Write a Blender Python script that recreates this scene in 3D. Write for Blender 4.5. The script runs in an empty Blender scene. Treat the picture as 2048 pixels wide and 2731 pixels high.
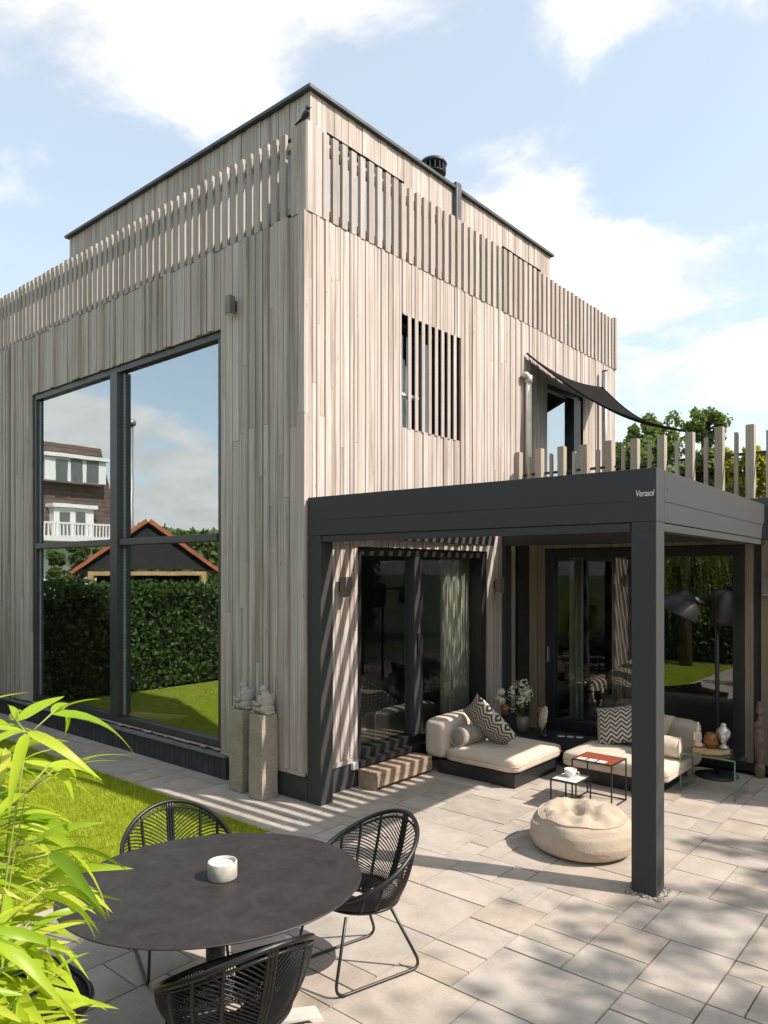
import bpy, bmesh, math, random
from mathutils import Vector, Matrix, noise as mnoise
import numpy as np
R = math.radians
random.seed(7); rng = np.random.default_rng(11)
sc = bpy.context.scene
col = sc.collection

# ------------------------------------------------------------------ camera
CAM = (5.061, -4.813, 2.2); YAW = R(40.4); F = 1945.0
cd = bpy.data.cameras.new('camera'); cam = bpy.data.objects.new('camera', cd); col.objects.link(cam)
cam.location = CAM; cam.rotation_euler = (R(90), 0, YAW)
cd.sensor_fit = 'HORIZONTAL'; cd.sensor_width = 36; cd.lens = F / 2048 * 36
cd.shift_y = 159.5 / 2048; cd.clip_start = 0.05; cd.clip_end = 2000
sc.camera = cam

# ------------------------------------------------------------------ light
SUN_DX, SUN_DY = 0.903, 0.361            # metres the sun direction moves per metre of height
SUN_EL = math.atan(1 / math.hypot(SUN_DX, SUN_DY)); SUN_AZ = math.atan2(SUN_DX, SUN_DY)
sl = bpy.data.lights.new('sun', 'SUN'); sl.energy = 3.2; sl.angle = R(0.6); sl.color = (1.0, 0.93, 0.86)
sun = bpy.data.objects.new('sun', sl); col.objects.link(sun)
sun.rotation_euler = Vector((SUN_DX, SUN_DY, 1)).to_track_quat('Z', 'Y').to_euler()
sun.location = (20, 8, 25)
sc.view_settings.view_transform = 'Standard'; sc.view_settings.look = 'None'
sc.view_settings.exposure = 0.97; sc.view_settings.gamma = 1.0
try: sc.view_settings.use_curve_mapping = False
except Exception: pass
sc.render.engine = 'CYCLES'
sc.cycles.use_denoising = True
try: sc.cycles.denoiser = 'OPENIMAGEDENOISE'
except Exception: pass
sc.cycles.max_bounces = 8; sc.cycles.transparent_max_bounces = 16; sc.cycles.glossy_bounces = 5
sc.cycles.caustics_reflective = False; sc.cycles.caustics_refractive = False

CS, SN = math.cos(YAW), math.sin(YAW)
def ray(x, y):                             # photo pixel -> world direction (unit depth)
    a = (x - 1024) / F; b = -(y - 1525) / F
    return (a * CS - SN, a * SN + CS, b)
def proj(p):
    d = [p[i] - CAM[i] for i in range(3)]
    r = d[0] * CS + d[1] * SN; f = -d[0] * SN + d[1] * CS
    return (1024 + F * r / f, 1525 - F * d[2] / f, f) if f > 0.05 else (-1e5, -1e5, f)
def on(ax, v, x, y):                       # where a pixel's ray meets the plane ax = v
    d = ray(x, y); i = 'XYZ'.index(ax); t = (v - CAM[i]) / d[i]
    return Vector([CAM[j] + t * d[j] for j in range(3)])

# ------------------------------------------------------------------ sky
w = bpy.data.worlds.new('World'); sc.world = w; w.use_nodes = True
nt = w.node_tree; N = nt.nodes; Lk = nt.links.new; N.clear()
out = N.new('ShaderNodeOutputWorld'); bg = N.new('ShaderNodeBackground'); Lk(bg.outputs[0], out.inputs[0])
SKY = 0.15; bg.inputs[1].default_value = SKY
sky = N.new('ShaderNodeTexSky'); sky.sky_type = 'NISHITA'; sky.sun_disc = False
sky.sun_elevation = SUN_EL; sky.sun_rotation = SUN_AZ; sky.air_density = 1.0; sky.dust_density = 1.6; sky.ozone_density = 1.6
tc = N.new('ShaderNodeTexCoord')
def math_n(op, a, b=None, clamp=False):
    m = N.new('ShaderNodeMath'); m.operation = op; m.use_clamp = clamp
    for i, v in enumerate((a, b)):
        if v is None: continue
        if isinstance(v, (int, float)): m.inputs[i].default_value = v
        else: Lk(v, m.inputs[i])
    return m.outputs[0]
sep = N.new('ShaderNodeSeparateXYZ'); Lk(tc.outputs['Generated'], sep.inputs[0])
zz = math_n('ADD', math_n('MAXIMUM', sep.outputs[2], 0.0), 0.22)
cx_ = math_n('DIVIDE', sep.outputs[0], zz); cy_ = math_n('DIVIDE', sep.outputs[1], zz)
cmb = N.new('ShaderNodeCombineXYZ'); Lk(cx_, cmb.inputs[0]); Lk(cy_, cmb.inputs[1])
def noise_w(vec, scale, detail, rough, dist=0.0):
    n = N.new('ShaderNodeTexNoise'); n.inputs['Scale'].default_value = scale; n.inputs['Detail'].default_value = detail
    n.inputs['Roughness'].default_value = rough; n.inputs['Distortion'].default_value = dist; Lk(vec, n.inputs['Vector']); return n.outputs[0]
n_big = noise_w(cmb.outputs[0], 1.15, 2, 0.5); n_fine = noise_w(cmb.outputs[0], 2.6, 9, 0.62, 0.25)
def pix_uv(x, y):
    d = Vector(ray(x, y)).normalized(); z = max(d.z, 0) + 0.22; return d.x / z, d.y / z
blobs = None
CL = [(500, 30, .36, .31), (900, 10, .32, .25), (120, 0, .30, .28), (1620, 0, .24, .20), (2000, 20, .28, .22), (1450, 560, .36, .34), (1620, 740, .46, .38),
      (1250, 460, .26, .28), (1780, 1010, .4, .2), (1960, 960, .5, .28), (170, 1130, .55, .55, -1), (420, 1230, .35, .34, -1), (500, 1350, .7, .46, -1)]
CL += [(1100, 330, .34, -.24), (1900, 380, .42, -.36), (420, 480, .30, -.2), (430, 1060, .4, -.25, -1)]
for (px, py, rr, am, *fl) in CL:
    u, v = pix_uv(px, py)
    if fl: v = -v                                # seen mirrored in the large window
    vs = N.new('ShaderNodeVectorMath'); vs.operation = 'DISTANCE'; Lk(cmb.outputs[0], vs.inputs[0]); vs.inputs[1].default_value = (u, v, 0)
    mr = N.new('ShaderNodeMapRange'); mr.interpolation_type = 'SMOOTHSTEP'; Lk(vs.outputs['Value'], mr.inputs[0])
    mr.inputs[1].default_value = 0.0; mr.inputs[2].default_value = rr; mr.inputs[3].default_value = am * 1.25; mr.inputs[4].default_value = 0.0
    blobs = mr.outputs[0] if blobs is None else math_n('ADD' if am < 0 else 'MAXIMUM', blobs, mr.outputs[0])
dens = math_n('ADD', math_n('ADD', math_n('MULTIPLY', n_fine, 1.25), math_n('MULTIPLY', n_big, 0.25)), blobs)
ramp = N.new('ShaderNodeMapRange'); ramp.interpolation_type = 'SMOOTHSTEP'; Lk(dens, ramp.inputs[0])
ramp.inputs[1].default_value = 0.79; ramp.inputs[2].default_value = 1.10
shade = N.new('ShaderNodeMapRange'); Lk(n_fine, shade.inputs[0]); shade.inputs[1].default_value = .35; shade.inputs[2].default_value = .7
shade.inputs[3].default_value = 3.7; shade.inputs[4].default_value = 4.9
ccol = N.new('ShaderNodeVectorMath'); ccol.operation = 'SCALE'; ccol.inputs[0].default_value = (1.0, .97, .93); Lk(shade.outputs[0], ccol.inputs['Scale'])
hz = N.new('ShaderNodeVectorMath'); hz.operation = 'MULTIPLY_ADD'; Lk(sky.outputs[0], hz.inputs[0]); hz.inputs[1].default_value = (.60, .55, .45); hz.inputs[2].default_value = (1.45, 1.62, 1.8)
mixc = N.new('ShaderNodeMix'); mixc.data_type = 'RGBA'
Lk(ramp.outputs[0], mixc.inputs['Factor']); Lk(hz.outputs[0], mixc.inputs[6]); Lk(ccol.outputs[0], mixc.inputs[7])
Lk(mixc.outputs[2], bg.inputs[0])

# ------------------------------------------------------------------ materials
class NT:
    def __init__(s, name):
        s.m = bpy.data.materials.new(name); s.m.use_nodes = True; s.t = s.m.node_tree; s.t.nodes.clear()
        s.o = s.t.nodes.new('ShaderNodeOutputMaterial'); s.b = s.t.nodes.new('ShaderNodeBsdfPrincipled'); s.l(s.b.outputs[0], s.o.inputs[0])
    def n(s, t, **k):
        x = s.t.nodes.new(t)
        for a, v in k.items(): setattr(x, a, v)
        return x
    def l(s, a, b): s.t.links.new(a, b)
    def pos(s): return s.n('ShaderNodeNewGeometry').outputs['Position']
    def objc(s): return s.n('ShaderNodeTexCoord').outputs['Object']
    def mapv(s, v, scale=(1, 1, 1), off=None):
        m = s.n('ShaderNodeVectorMath', operation='MULTIPLY'); s.l(v, m.inputs[0]); m.inputs[1].default_value = scale; r = m.outputs[0]
        if off is not None:
            a = s.n('ShaderNodeVectorMath', operation='ADD'); s.l(r, a.inputs[0])
            if isinstance(off, tuple): a.inputs[1].default_value = off
            else: s.l(off, a.inputs[1])
            r = a.outputs[0]
        return r
    def noise(s, v, scale, detail=3, rough=.55, dist=0):
        n = s.n('ShaderNodeTexNoise'); s.l(v, n.inputs['Vector'])
        for k, x in (('Scale', scale), ('Detail', detail), ('Roughness', rough), ('Distortion', dist)): n.inputs[k].default_value = x
        return n.outputs[0]
    def ramp(s, v, stops):
        r = s.n('ShaderNodeValToRGB'); s.l(v, r.inputs[0]); e = r.color_ramp.elements
        while len(e) < len(stops): e.new(.5)
        for i, (p, c) in enumerate(stops): e[i].position = p; e[i].color = (*c, 1) if len(c) == 3 else c
        return r.outputs[0]
    def mr(s, v, a, b, c, d, smooth=False):
        m = s.n('ShaderNodeMapRange'); s.l(v, m.inputs[0])
        if smooth: m.interpolation_type = 'SMOOTHSTEP'
        for i, x in enumerate((a, b, c, d)): m.inputs[i + 1].default_value = x
        return m.outputs[0]
    def mix(s, f, a, b, mode='MIX'):
        m = s.n('ShaderNodeMix', data_type='RGBA', blend_type=mode)
        for i, v in ((0, f), (6, a), (7, b)):
            if isinstance(v, (int, float)): m.inputs[i].default_value = v
            elif isinstance(v, tuple): m.inputs[i].default_value = (*v, 1)
            else: s.l(v, m.inputs[i])
        return m.outputs[2]
    def mth(s, op, a, b=None):
        m = s.n('ShaderNodeMath', operation=op)
        for i, v in enumerate((a, b)):
            if v is None: continue
            if isinstance(v, (int, float)): m.inputs[i].default_value = v
            else: s.l(v, m.inputs[i])
        return m.outputs[0]
    def bump(s, h, strength=.3, dist=.01):
        b = s.n('ShaderNodeBump'); s.l(h, b.inputs['Height']); b.inputs['Strength'].default_value = strength; b.inputs['Distance'].default_value = dist
        s.l(b.outputs[0], s.b.inputs['Normal'])
    def rnd(s):
        a = s.n('ShaderNodeObjectInfo').outputs['Random']; b = s.n('ShaderNodeNewGeometry').outputs['Random Per Island']
        return s.mth('FRACT', s.mth('ADD', s.mth('MULTIPLY', a, 1.0), b))
    def set(s, color=None, rough=None, metal=None, spec=None):
        for k, v in (('Base Color', color), ('Roughness', rough), ('Metallic', metal), ('Specular IOR Level', spec)):
            if v is None: continue
            if isinstance(v, (int, float)): s.b.inputs[k].default_value = v
            elif isinstance(v, tuple): s.b.inputs[k].default_value = (*v, 1)
            else: s.l(v, s.b.inputs[k])
        return s.m

def mk_plain(name, c, rough=.5, metal=0, var=.15, scale=6, bump=0.0, bscale=60, spec=.5):
    t = NT(name); n = t.noise(t.pos(), scale, 5, .6)
    k = t.mr(n, .3, .7, 1 - var, 1 + var); m = t.n('ShaderNodeVectorMath', operation='SCALE'); m.inputs[0].default_value = c; t.l(k, m.inputs['Scale'])
    t.set(m.outputs[0], rough, metal, spec)
    if bump: t.bump(t.noise(t.pos(), bscale, 4, .6), bump, .004)
    return t.m

def mk_wood(name, tones, grain=(70, 70, 1.6), contrast=.28, stain=.35, stain_col=(.17, .105, .075), rough=.78):
    t = NT(name); r = t.rnd(); p = t.pos()
    off = t.n('ShaderNodeCombineXYZ'); t.l(t.mth('MULTIPLY', r, 37.0), off.inputs[2]); t.l(t.mth('MULTIPLY', r, 91.0), off.inputs[0])
    g = t.noise(t.mapv(p, grain, off.outputs[0]), 1.0, 6, .62, .6)
    base = t.ramp(r, [(i / (len(tones) - 1), c) for i, c in enumerate(tones)])
    k = t.mr(g, .28, .72, 1 - contrast, 1 + contrast)
    sc_ = t.n('ShaderNodeVectorMath', operation='SCALE'); t.l(base, sc_.inputs[0]); t.l(k, sc_.inputs['Scale'])
    # weather stains that run down individual boards
    s1 = t.noise(t.mapv(p, (7.0, 7.0, .45), off.outputs[0]), 1.0, 4, .6)
    s2 = t.mr(s1, .50, .72, 0, stain, True)
    colr = t.mix(s2, sc_.outputs[0], stain_col)
    # small dark knots and nail heads
    v = t.n('ShaderNodeTexVoronoi'); t.l(t.mapv(p, (9, 9, 2.1), off.outputs[0]), v.inputs['Vector']); v.inputs['Scale'].default_value = 1.0
    kn = t.mr(v.outputs['Distance'], .035, .075, .55, 0)
    colr = t.mix(kn, colr, (.10, .07, .05))
    t.set(colr, rough, 0, .25); t.bump(g, .35, .004)
    return t.m

M = {}
M['clad'] = mk_wood('weathered_cedar', [(.50, .43, .385), (.43, .36, .315), (.53, .465, .425), (.46, .38, .33), (.51, .445, .40), (.37, .305, .265), (.54, .475, .435), (.48, .405, .36)], grain=(95, 95, .8), contrast=.46, stain=.72, stain_col=(.25, .185, .15))
M['slat'] = mk_wood('silver_slat_wood', [(.43, .37, .33), (.36, .305, .265), (.46, .405, .365), (.40, .335, .29)], stain=.35)
M['fence'] = mk_wood('new_slat_wood', [(.42, .36, .28), (.36, .305, .235), (.46, .40, .315)], stain=.15)
M['olive_clad'] = mk_wood('olive_boards', [(.25, .20, .13), (.21, .165, .11), (.28, .225, .15)], stain=.2)
M['step_wood'] = mk_wood('step_hardwood', [(.35, .25, .17), (.29, .20, .135), (.38, .285, .20)], grain=(14, 1.6, 14), stain=.3)
M['dark_backing'] = mk_plain('dark_backing', (.035, .03, .027), .9)
M['plinth'] = mk_plain('dark_plinth', (.045, .045, .047), .7, var=.3, bump=.3)
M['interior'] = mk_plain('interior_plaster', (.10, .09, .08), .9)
M['black_metal'] = mk_plain('black_metal', (.018, .018, .019), .42, 0, var=.15)
M['frame'] = mk_plain('window_frame_grey', (.05, .05, .053), .38, 0, var=.1)
M['pergola'] = mk_plain('anthracite_powder_coat', (.0085, .0085, .0078), .8, 0, var=.12, scale=3, spec=1.0); M['pergola'].node_tree.nodes['Principled BSDF'].inputs['IOR'].default_value = 1.55
M['zinc'] = mk_plain('zinc_edge', (.08, .082, .085), .45, .3, var=.3)
M['lamp_body'] = mk_plain('bronze_lamp', (.20, .17, .15), .45, .4)
M['pipe'] = mk_plain('cream_pipe', (.66, .60, .52), .5)
M['steel_pipe'] = mk_plain('grey_pipe', (.35, .33, .32), .45, .5)
M['roof'] = mk_plain('roof_membrane', (.08, .08, .08), .8)
M['white'] = mk_plain('white_paint', (.78, .76, .72), .5, var=.06)
M['sail'] = mk_plain('charcoal_sail', (.012, .011, .010), .95, bump=.2, bscale=300, spec=.05)
M['soil'] = mk_plain('soil', (.05, .035, .022), .95, var=.4, scale=20, bump=.6)
M['joint'] = mk_plain('joint_sand', (.16, .135, .105), .95, var=.25, scale=30, bump=.4)
M['earth'] = mk_plain('far_ground', (.075, .10, .035), .95, var=.3, scale=.6)
M['table_top'] = None
t = NT('dark_ceramic'); n1 = t.noise(t.pos(), 9, 8, .68, .8); n2 = t.noise(t.pos(), 2.5, 4, .6)
c = t.ramp(n1, [(.3, (.020, .0165, .0155)), (.7, (.044, .037, .0345))]); t.set(c, t.mr(n2, .3, .7, .45, .6), 0, .35); t.bump(n1, .06, .002); M['table_top'] = t.m
M['rattan'] = mk_plain('black_rattan', (.012, .0095, .0085), .34, 0, var=.4, scale=60, bump=.2, bscale=400)
M['rod'] = mk_plain('black_rod', (.016, .016, .016), .38)
M['concrete'] = mk_plain('pale_concrete', (.46, .42, .37), .85, var=.15, scale=30, bump=.4, bscale=200)
M['foot'] = mk_plain('cream_steel', (.58, .55, .50), .5, var=.06)
M['wax'] = mk_plain('white_wax', (.85, .83, .79), .45, var=.03)
M['porcelain'] = mk_plain('porcelain', (.75, .72, .67), .25, var=.04)
t = NT('speckled_granite'); v = t.noise(t.pos(), 130, 3, .8); v2 = t.noise(t.pos(), 7, 4, .6)
c = t.ramp(v, [(.32, (.13, .11, .085)), (.5, (.38, .32, .25)), (.68, (.58, .50, .41))]); c = t.mix(t.mr(v2, .45, .7, 0, .45), c, (.22, .19, .12)); t.set(c, .9, 0, .2); t.bump(v, .7, .006); M['granite'] = t.m
M['carving'] = None
t = NT('carved_stone'); v = t.noise(t.pos(), 90, 4, .7); c = t.ramp(v, [(.3, (.30, .26, .225)), (.7, (.52, .46, .41))]); t.set(c, .9, 0, .2); t.bump(v, .5, .004); M['carving'] = t.m
def mk_fabric(name, c, sc_=420, var=.08, bump=.25):
    t = NT(name); p = t.pos(); a = t.noise(p, 7, 4, .6); wv = t.noise(p, sc_, 2, .5)
    k = t.mth('MULTIPLY', t.mr(a, .3, .7, 1 - var, 1 + var), t.mr(wv, .25, .75, .86, 1.14))
    m = t.n('ShaderNodeVectorMath', operation='SCALE'); m.inputs[0].default_value = c; t.l(k, m.inputs['Scale'])
    t.set(m.outputs[0], .95, 0, .1); t.b.inputs['Sheen Weight'].default_value = .15; cr_ = t.noise(t.mapv(p, (1, 1, 1.6)), 13, 3, .55, 1.2); t.bump(t.mth('ADD', t.mth('MULTIPLY', wv, .10), t.mth('MULTIPLY', cr_, .9)), bump + .15, .014); return t.m
M['cream'] = mk_fabric('cream_fabric', (.62, .52, .41)); M['taupe'] = mk_fabric('taupe_fabric', (.44, .355, .265)); M['bag'] = mk_fabric('sand_canvas', (.46, .37, .28))
M['curtain'] = mk_fabric('linen_curtain', (.46, .43, .34)); M['sheer'] = mk_fabric('white_curtain', (.7, .7, .68)); M['bolster'] = mk_fabric('speckled_cushion', (.34, .29, .24), 140, .2, .5)
def mk_zigzag(name):
    t = NT(name); uv = t.n('ShaderNodeTexCoord').outputs['UV']; s_ = t.n('ShaderNodeSeparateXYZ'); t.l(uv, s_.inputs[0])
    tri = t.mth('ABSOLUTE', t.mth('SUBTRACT', t.mth('FRACT', t.mth('MULTIPLY', s_.outputs[0], 4.5)), .5))
    st = t.mth('FRACT', t.mth('ADD', t.mth('MULTIPLY', s_.outputs[1], 8.5), t.mth('MULTIPLY', tri, 2.2)))
    k = t.mr(t.mth('ABSOLUTE', t.mth('SUBTRACT', st, .5)), .2, .26, 0, 1)
    wv = t.noise(t.pos(), 380, 2, .5); c = t.mix(k, (.055, .045, .038), (.62, .55, .46)); c = t.mix(t.mr(wv, .3, .7, 0, .18), c, (.2, .17, .14))
    t.set(c, .95, 0, .1); t.bump(wv, .35, .003); return t.m
M['zigzag'] = mk_zigzag('zigzag_fabric')
def mk_glass(name, f0, tint=(.95, .97, .97), wave=0.0):
    t = NT(name); g = t.n('ShaderNodeBsdfGlossy'); g.inputs['Roughness'].default_value = 0.0; g.inputs['Color'].default_value = (*tint, 1)
    tr = t.n('ShaderNodeBsdfTransparent'); tr.inputs['Color'].default_value = (.90, .93, .92, 1)
    fc_ = t.n('ShaderNodeLayerWeight').outputs['Facing']; bk = t.n('ShaderNodeNewGeometry').outputs['Backfacing']
    k = t.mth('ADD', f0, t.mth('MULTIPLY', t.mth('POWER', fc_, 5.0), 1 - f0)); k = t.mth('MULTIPLY', k, t.mth('SUBTRACT', 1.0, bk)); mx = t.n('ShaderNodeMixShader')
    if wave:
        b = t.n('ShaderNodeBump'); b.inputs['Strength'].default_value = wave; b.inputs['Distance'].default_value = .01; t.l(t.noise(t.pos(), 1.3, 2, .5), b.inputs['Height']); t.l(b.outputs[0], g.inputs['Normal'])
    t.l(k, mx.inputs[0]); t.l(tr.outputs[0], mx.inputs[1]); t.l(g.outputs[0], mx.inputs[2]); t.l(mx.outputs[0], t.o.inputs[0]); return t.m
M['solar_glass'] = mk_glass('coated_glass', .5, (.88, .96, 1.0), wave=.05); M['glass'] = mk_glass('door_glass', .17, wave=.04); M['clear'] = mk_glass('clear_glass', .06, (.85, 1, .94))
t = NT('amber_glass'); t.set((.42, .16, .04), .12, 0, .6); t.b.inputs['Transmission Weight'].default_value = .5; M['amber'] = t.m
t = NT('pink_glass'); t.set((.55, .42, .38), .1, 0, .5); t.b.inputs['Transmission Weight'].default_value = .6; M['vase'] = t.m
M['red_tray'] = mk_plain('red_brown_tray', (.30, .075, .035), .35); M['silver'] = mk_plain('silver_figure', (.55, .54, .52), .3, .7, var=.25, scale=40); M['shell'] = mk_plain('shell', (.62, .5, .39), .5, var=.3, scale=25)
M['old_wood'] = mk_plain('old_carved_wood', (.17, .11, .075), .8, var=.4, scale=18, bump=.5, bscale=90); M['marble'] = mk_plain('white_marble', (.7, .67, .63), .3, var=.2, scale=14)
M['terracotta'] = mk_plain('orange_tile', (.42, .13, .055), .7, var=.25, scale=9); M['oak'] = mk_plain('pale_oak', (.50, .32, .16), .7, var=.2)
M['dark_board'] = mk_plain('dark_boards', (.02, .02, .02), .8)
t = NT('roof_shingles'); p_ = t.pos(); wv = t.n('ShaderNodeTexWave', bands_direction='Z'); t.l(p_, wv.inputs[0]); wv.inputs['Scale'].default_value = 1.3
c = t.mix(t.mr(t.noise(p_, 3.5, 5, .7), .3, .7, 0, 1), (.075, .05, .04), (.16, .11, .085)); c = t.mix(t.mr(wv.outputs['Fac'], .0, .25, .6, 0), c, (.03, .02, .018)); t.set(c, .85); M['shingle'] = t.m
M['house_glass'] = mk_plain('far_window_glass', (.12, .13, .12), .15)
t = NT('paving_sandstone'); r = t.rnd(); p_ = t.pos()
base = t.ramp(r, [(0, (.40, .34, .28)), (.2, (.435, .375, .32)), (.4, (.42, .345, .275)), (.6, (.445, .39, .335)), (.8, (.38, .335, .285)), (1, (.425, .36, .295))])
off = t.n('ShaderNodeCombineXYZ'); t.l(t.mth('MULTIPLY', r, 50.), off.inputs[0])
n1 = t.noise(t.mapv(p_, (1, 1, 1), off.outputs[0]), 3.2, 6, .65, .6); n2 = t.noise(p_, 55, 4, .7); n3 = t.noise(t.mapv(p_, (1, 1, 1), off.outputs[0]), 1.1, 4, .6)
k = t.mth('MULTIPLY', t.mr(n1, .3, .7, .80, 1.16), t.mr(n2, .25, .75, .9, 1.1)); m_ = t.n('ShaderNodeVectorMath', operation='SCALE'); t.l(base, m_.inputs[0]); t.l(k, m_.inputs['Scale'])
c = t.mix(t.mr(n3, .58, .78, 0, .25), m_.outputs[0], (.40, .30, .20)); c = t.mix(t.mr(n1, .62, .8, 0, .35), c, (.26, .235, .21)); c = t.mix(t.mr(t.noise(p_, 14, 5, .75), .62, .75, 0, .3), c, (.20, .175, .15)); t.set(c, .82, 0, .25); t.bump(t.mth('ADD', n1, t.mth('MULTIPLY', n2, .35)), .25, .008); M['stone'] = t.m
def mk_leaf(name, stops, trans=.4, rough=.5, nscale=2.0):
    t = NT(name); r = t.rnd(); n = t.noise(t.pos(), nscale, 3, .6); k = t.mth('MULTIPLY', t.mth('ADD', r, n), .55)
    c = t.ramp(k, stops); t.set(c, rough, 0, .3); tl = t.n('ShaderNodeBsdfTranslucent')
    br = t.n('ShaderNodeVectorMath', operation='MULTIPLY'); t.l(c, br.inputs[0]); br.inputs[1].default_value = (1.25, 1.25, .45); t.l(br.outputs[0], tl.inputs[0])
    mx = t.n('ShaderNodeMixShader'); mx.inputs[0].default_value = trans; t.l(t.b.outputs[0], mx.inputs[1]); t.l(tl.outputs[0], mx.inputs[2]); t.l(mx.outputs[0], t.o.inputs[0]); return t.m
M['grass'] = mk_leaf('lawn_grass', [(.2, (.15, .23, .012)), (.5, (.40, .48, .025)), (.85, (.66, .66, .10))], .42, .6, 6)
M['bamboo'] = mk_leaf('bamboo_leaf', [(.12, (.09, .19, .015)), (.35, (.27, .42, .025)), (.65, (.46, .56, .04)), (.95, (.62, .60, .10))], .48, .36)
M['culm'] = mk_plain('bamboo_culm', (.28, .30, .08), .5)
M['hedge'] = mk_leaf('hedge_leaf', [(.1, (.02, .045, .01)), (.5, (.05, .095, .018)), (.9, (.10, .16, .03))], .25)
M['tree_leaf'] = mk_leaf('tree_leaf', [(.1, (.06, .10, .03)), (.5, (.13, .18, .055)), (.9, (.21, .26, .09))], .4)
M['yellow_leaf'] = mk_leaf('yellow_green_leaf', [(.1, (.16, .17, .02)), (.5, (.30, .29, .03)), (.9, (.40, .36, .05))], .4)
M['willow'] = mk_leaf('willow_leaf', [(.1, (.08, .11, .02)), (.5, (.16, .20, .04)), (.9, (.24, .27, .07))], .4)
M['bark'] = mk_plain('bark', (.09, .065, .045), .9, var=.4, scale=14, bump=.6, bscale=40)
M['petal'] = mk_leaf('white_petal', [(.1, (.70, .68, .58)), (.9, (.82, .81, .72))], .3)
M['gravel'] = mk_plain('pebbles', (.34, .30, .26), .8, var=.5, scale=60)
M['lawn_base'] = mk_plain('lawn_soil', (.20, .25, .02), .95, var=.3, scale=8, bump=.4)

# ------------------------------------------------------------------ mesh helpers
TM = Matrix.Translation
class MB:
    def __init__(s): s.v = []; s.f = []
    def add(s, v, f):
        o = len(s.v); s.v += [tuple(p) for p in v]; s.f += [tuple(i + o for i in q) for q in f]; return s
    def box(s, x0, x1, y0, y1, z0, z1):
        return s.add([(x0, y0, z0), (x1, y0, z0), (x1, y1, z0), (x0, y1, z0), (x0, y0, z1), (x1, y0, z1), (x1, y1, z1), (x0, y1, z1)],
                     [(3, 2, 1, 0), (4, 5, 6, 7), (0, 1, 5, 4), (1, 2, 6, 5), (2, 3, 7, 6), (3, 0, 4, 7)])
    def obox(s, mtx, sx, sy, sz):
        b = MB().box(-sx / 2, sx / 2, -sy / 2, sy / 2, -sz / 2, sz / 2); return s.add([mtx @ Vector(p) for p in b.v], b.f)
    def prism(s, poly, ext):                # planar polygon swept by vector ext
        n = len(poly); a = [Vector(p) for p in poly]; b = [p + Vector(ext) for p in a]
        return s.add(a + b, [tuple(range(n))[::-1], tuple(range(n, 2 * n))] + [(i, (i + 1) % n, n + (i + 1) % n, n + i) for i in range(n)])
    def tube(s, pts, r, n=6, closed=False, cap=True):
        pts = [Vector(p) for p in pts]; m = len(pts); vs = []; fs = []; up = None
        for i, p in enumerate(pts):
            a = pts[(i - 1) % m] if (i or closed) else p; b = pts[(i + 1) % m] if (i < m - 1 or closed) else p
            tg = (b - a).normalized()
            if up is None: up = tg.orthogonal().normalized()
            up = (up - tg * up.dot(tg)); up = up.normalized() if up.length > 1e-6 else tg.orthogonal().normalized(); sd = tg.cross(up)
            rr = r[i] if isinstance(r, (list, tuple)) else r
            for k in range(n): an = 2 * math.pi * k / n; vs.append(p + (up * math.cos(an) + sd * math.sin(an)) * rr)
        for i in range(m if closed else m - 1):
            j = (i + 1) % m
            for k in range(n): fs.append((i * n + k, i * n + (k + 1) % n, j * n + (k + 1) % n, j * n + k))
        if not closed and cap: fs += [tuple(range(n))[::-1], tuple((m - 1) * n + k for k in range(n))]
        return s.add(vs, fs)
    def lathe(s, prof, c=(0, 0, 0), n=24, mtx=None):
        vs = []; fs = []
        for r, z in prof:
            for k in range(n):
                a = 2 * math.pi * k / n; p = Vector((r * math.cos(a), r * math.sin(a), z)); p = mtx @ p if mtx else p + Vector(c); vs.append(p)
        for i in range(len(prof) - 1):
            for k in range(n): fs.append((i * n + k, i * n + (k + 1) % n, (i + 1) * n + (k + 1) % n, (i + 1) * n + k))
        fs += [tuple(range(n))[::-1], tuple((len(prof) - 1) * n + k for k in range(n))]
        return s.add(vs, fs)
    def ell(s, c, r, n=12, m=8, rot=None):
        vs = []; fs = []; r = (r, r, r) if isinstance(r, (int, float)) else r
        for i in range(m + 1):
            th = math.pi * i / m
            for k in range(n):
                a = 2 * math.pi * k / n; p = Vector((r[0] * math.sin(th) * math.cos(a), r[1] * math.sin(th) * math.sin(a), r[2] * math.cos(th)))
                if rot: p = rot @ p
                vs.append(p + Vector(c))
        for i in range(m):
            for k in range(n): fs.append((i * n + k, (i + 1) * n + k, (i + 1) * n + (k + 1) % n, i * n + (k + 1) % n))
        return s.add(vs, fs)
    def mesh(s, name):
        me = bpy.data.meshes.new(name); me.from_pydata([tuple(p) for p in s.v], [], s.f); me.update(); return me
    def build(s, name, mat, parent=None, smooth=False, bevel=0):
        o = bpy.data.objects.new(name, s.mesh(name)); o.data.materials.append(mat); return fin(o, parent, smooth, bevel)
MW = {}
def fin(o, parent=None, smooth=False, bevel=0):
    col.objects.link(o)
    if parent is not None:
        o.parent = parent; o.matrix_parent_inverse = MW.get(parent.name, Matrix()).inverted()
        MW[o.name] = MW.get(parent.name, Matrix()) @ o.matrix_parent_inverse     # world matrix of an untransformed child
    if smooth:
        for p in o.data.polygons: p.use_smooth = True
    if bevel:
        b = o.modifiers.new('bevel', 'BEVEL'); b.width = bevel; b.segments = 2; b.limit_method = 'ANGLE'
    return o
def tag(o, label=None, cat=None, group=None, kind=None):
    for k, v in (('label', label), ('category', cat), ('group', group), ('kind', kind)):
        if v: o[k] = v
    return o
def empty(name, loc=(0, 0, 0), rz=0, label=None, cat=None, group=None):
    o = bpy.data.objects.new(name, None); col.objects.link(o); o.location = loc; o.rotation_euler = (0, 0, rz); o.empty_display_size = .1
    MW[o.name] = Matrix.Translation(loc) @ Matrix.Rotation(rz, 4, 'Z'); return tag(o, label, cat, group)
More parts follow.
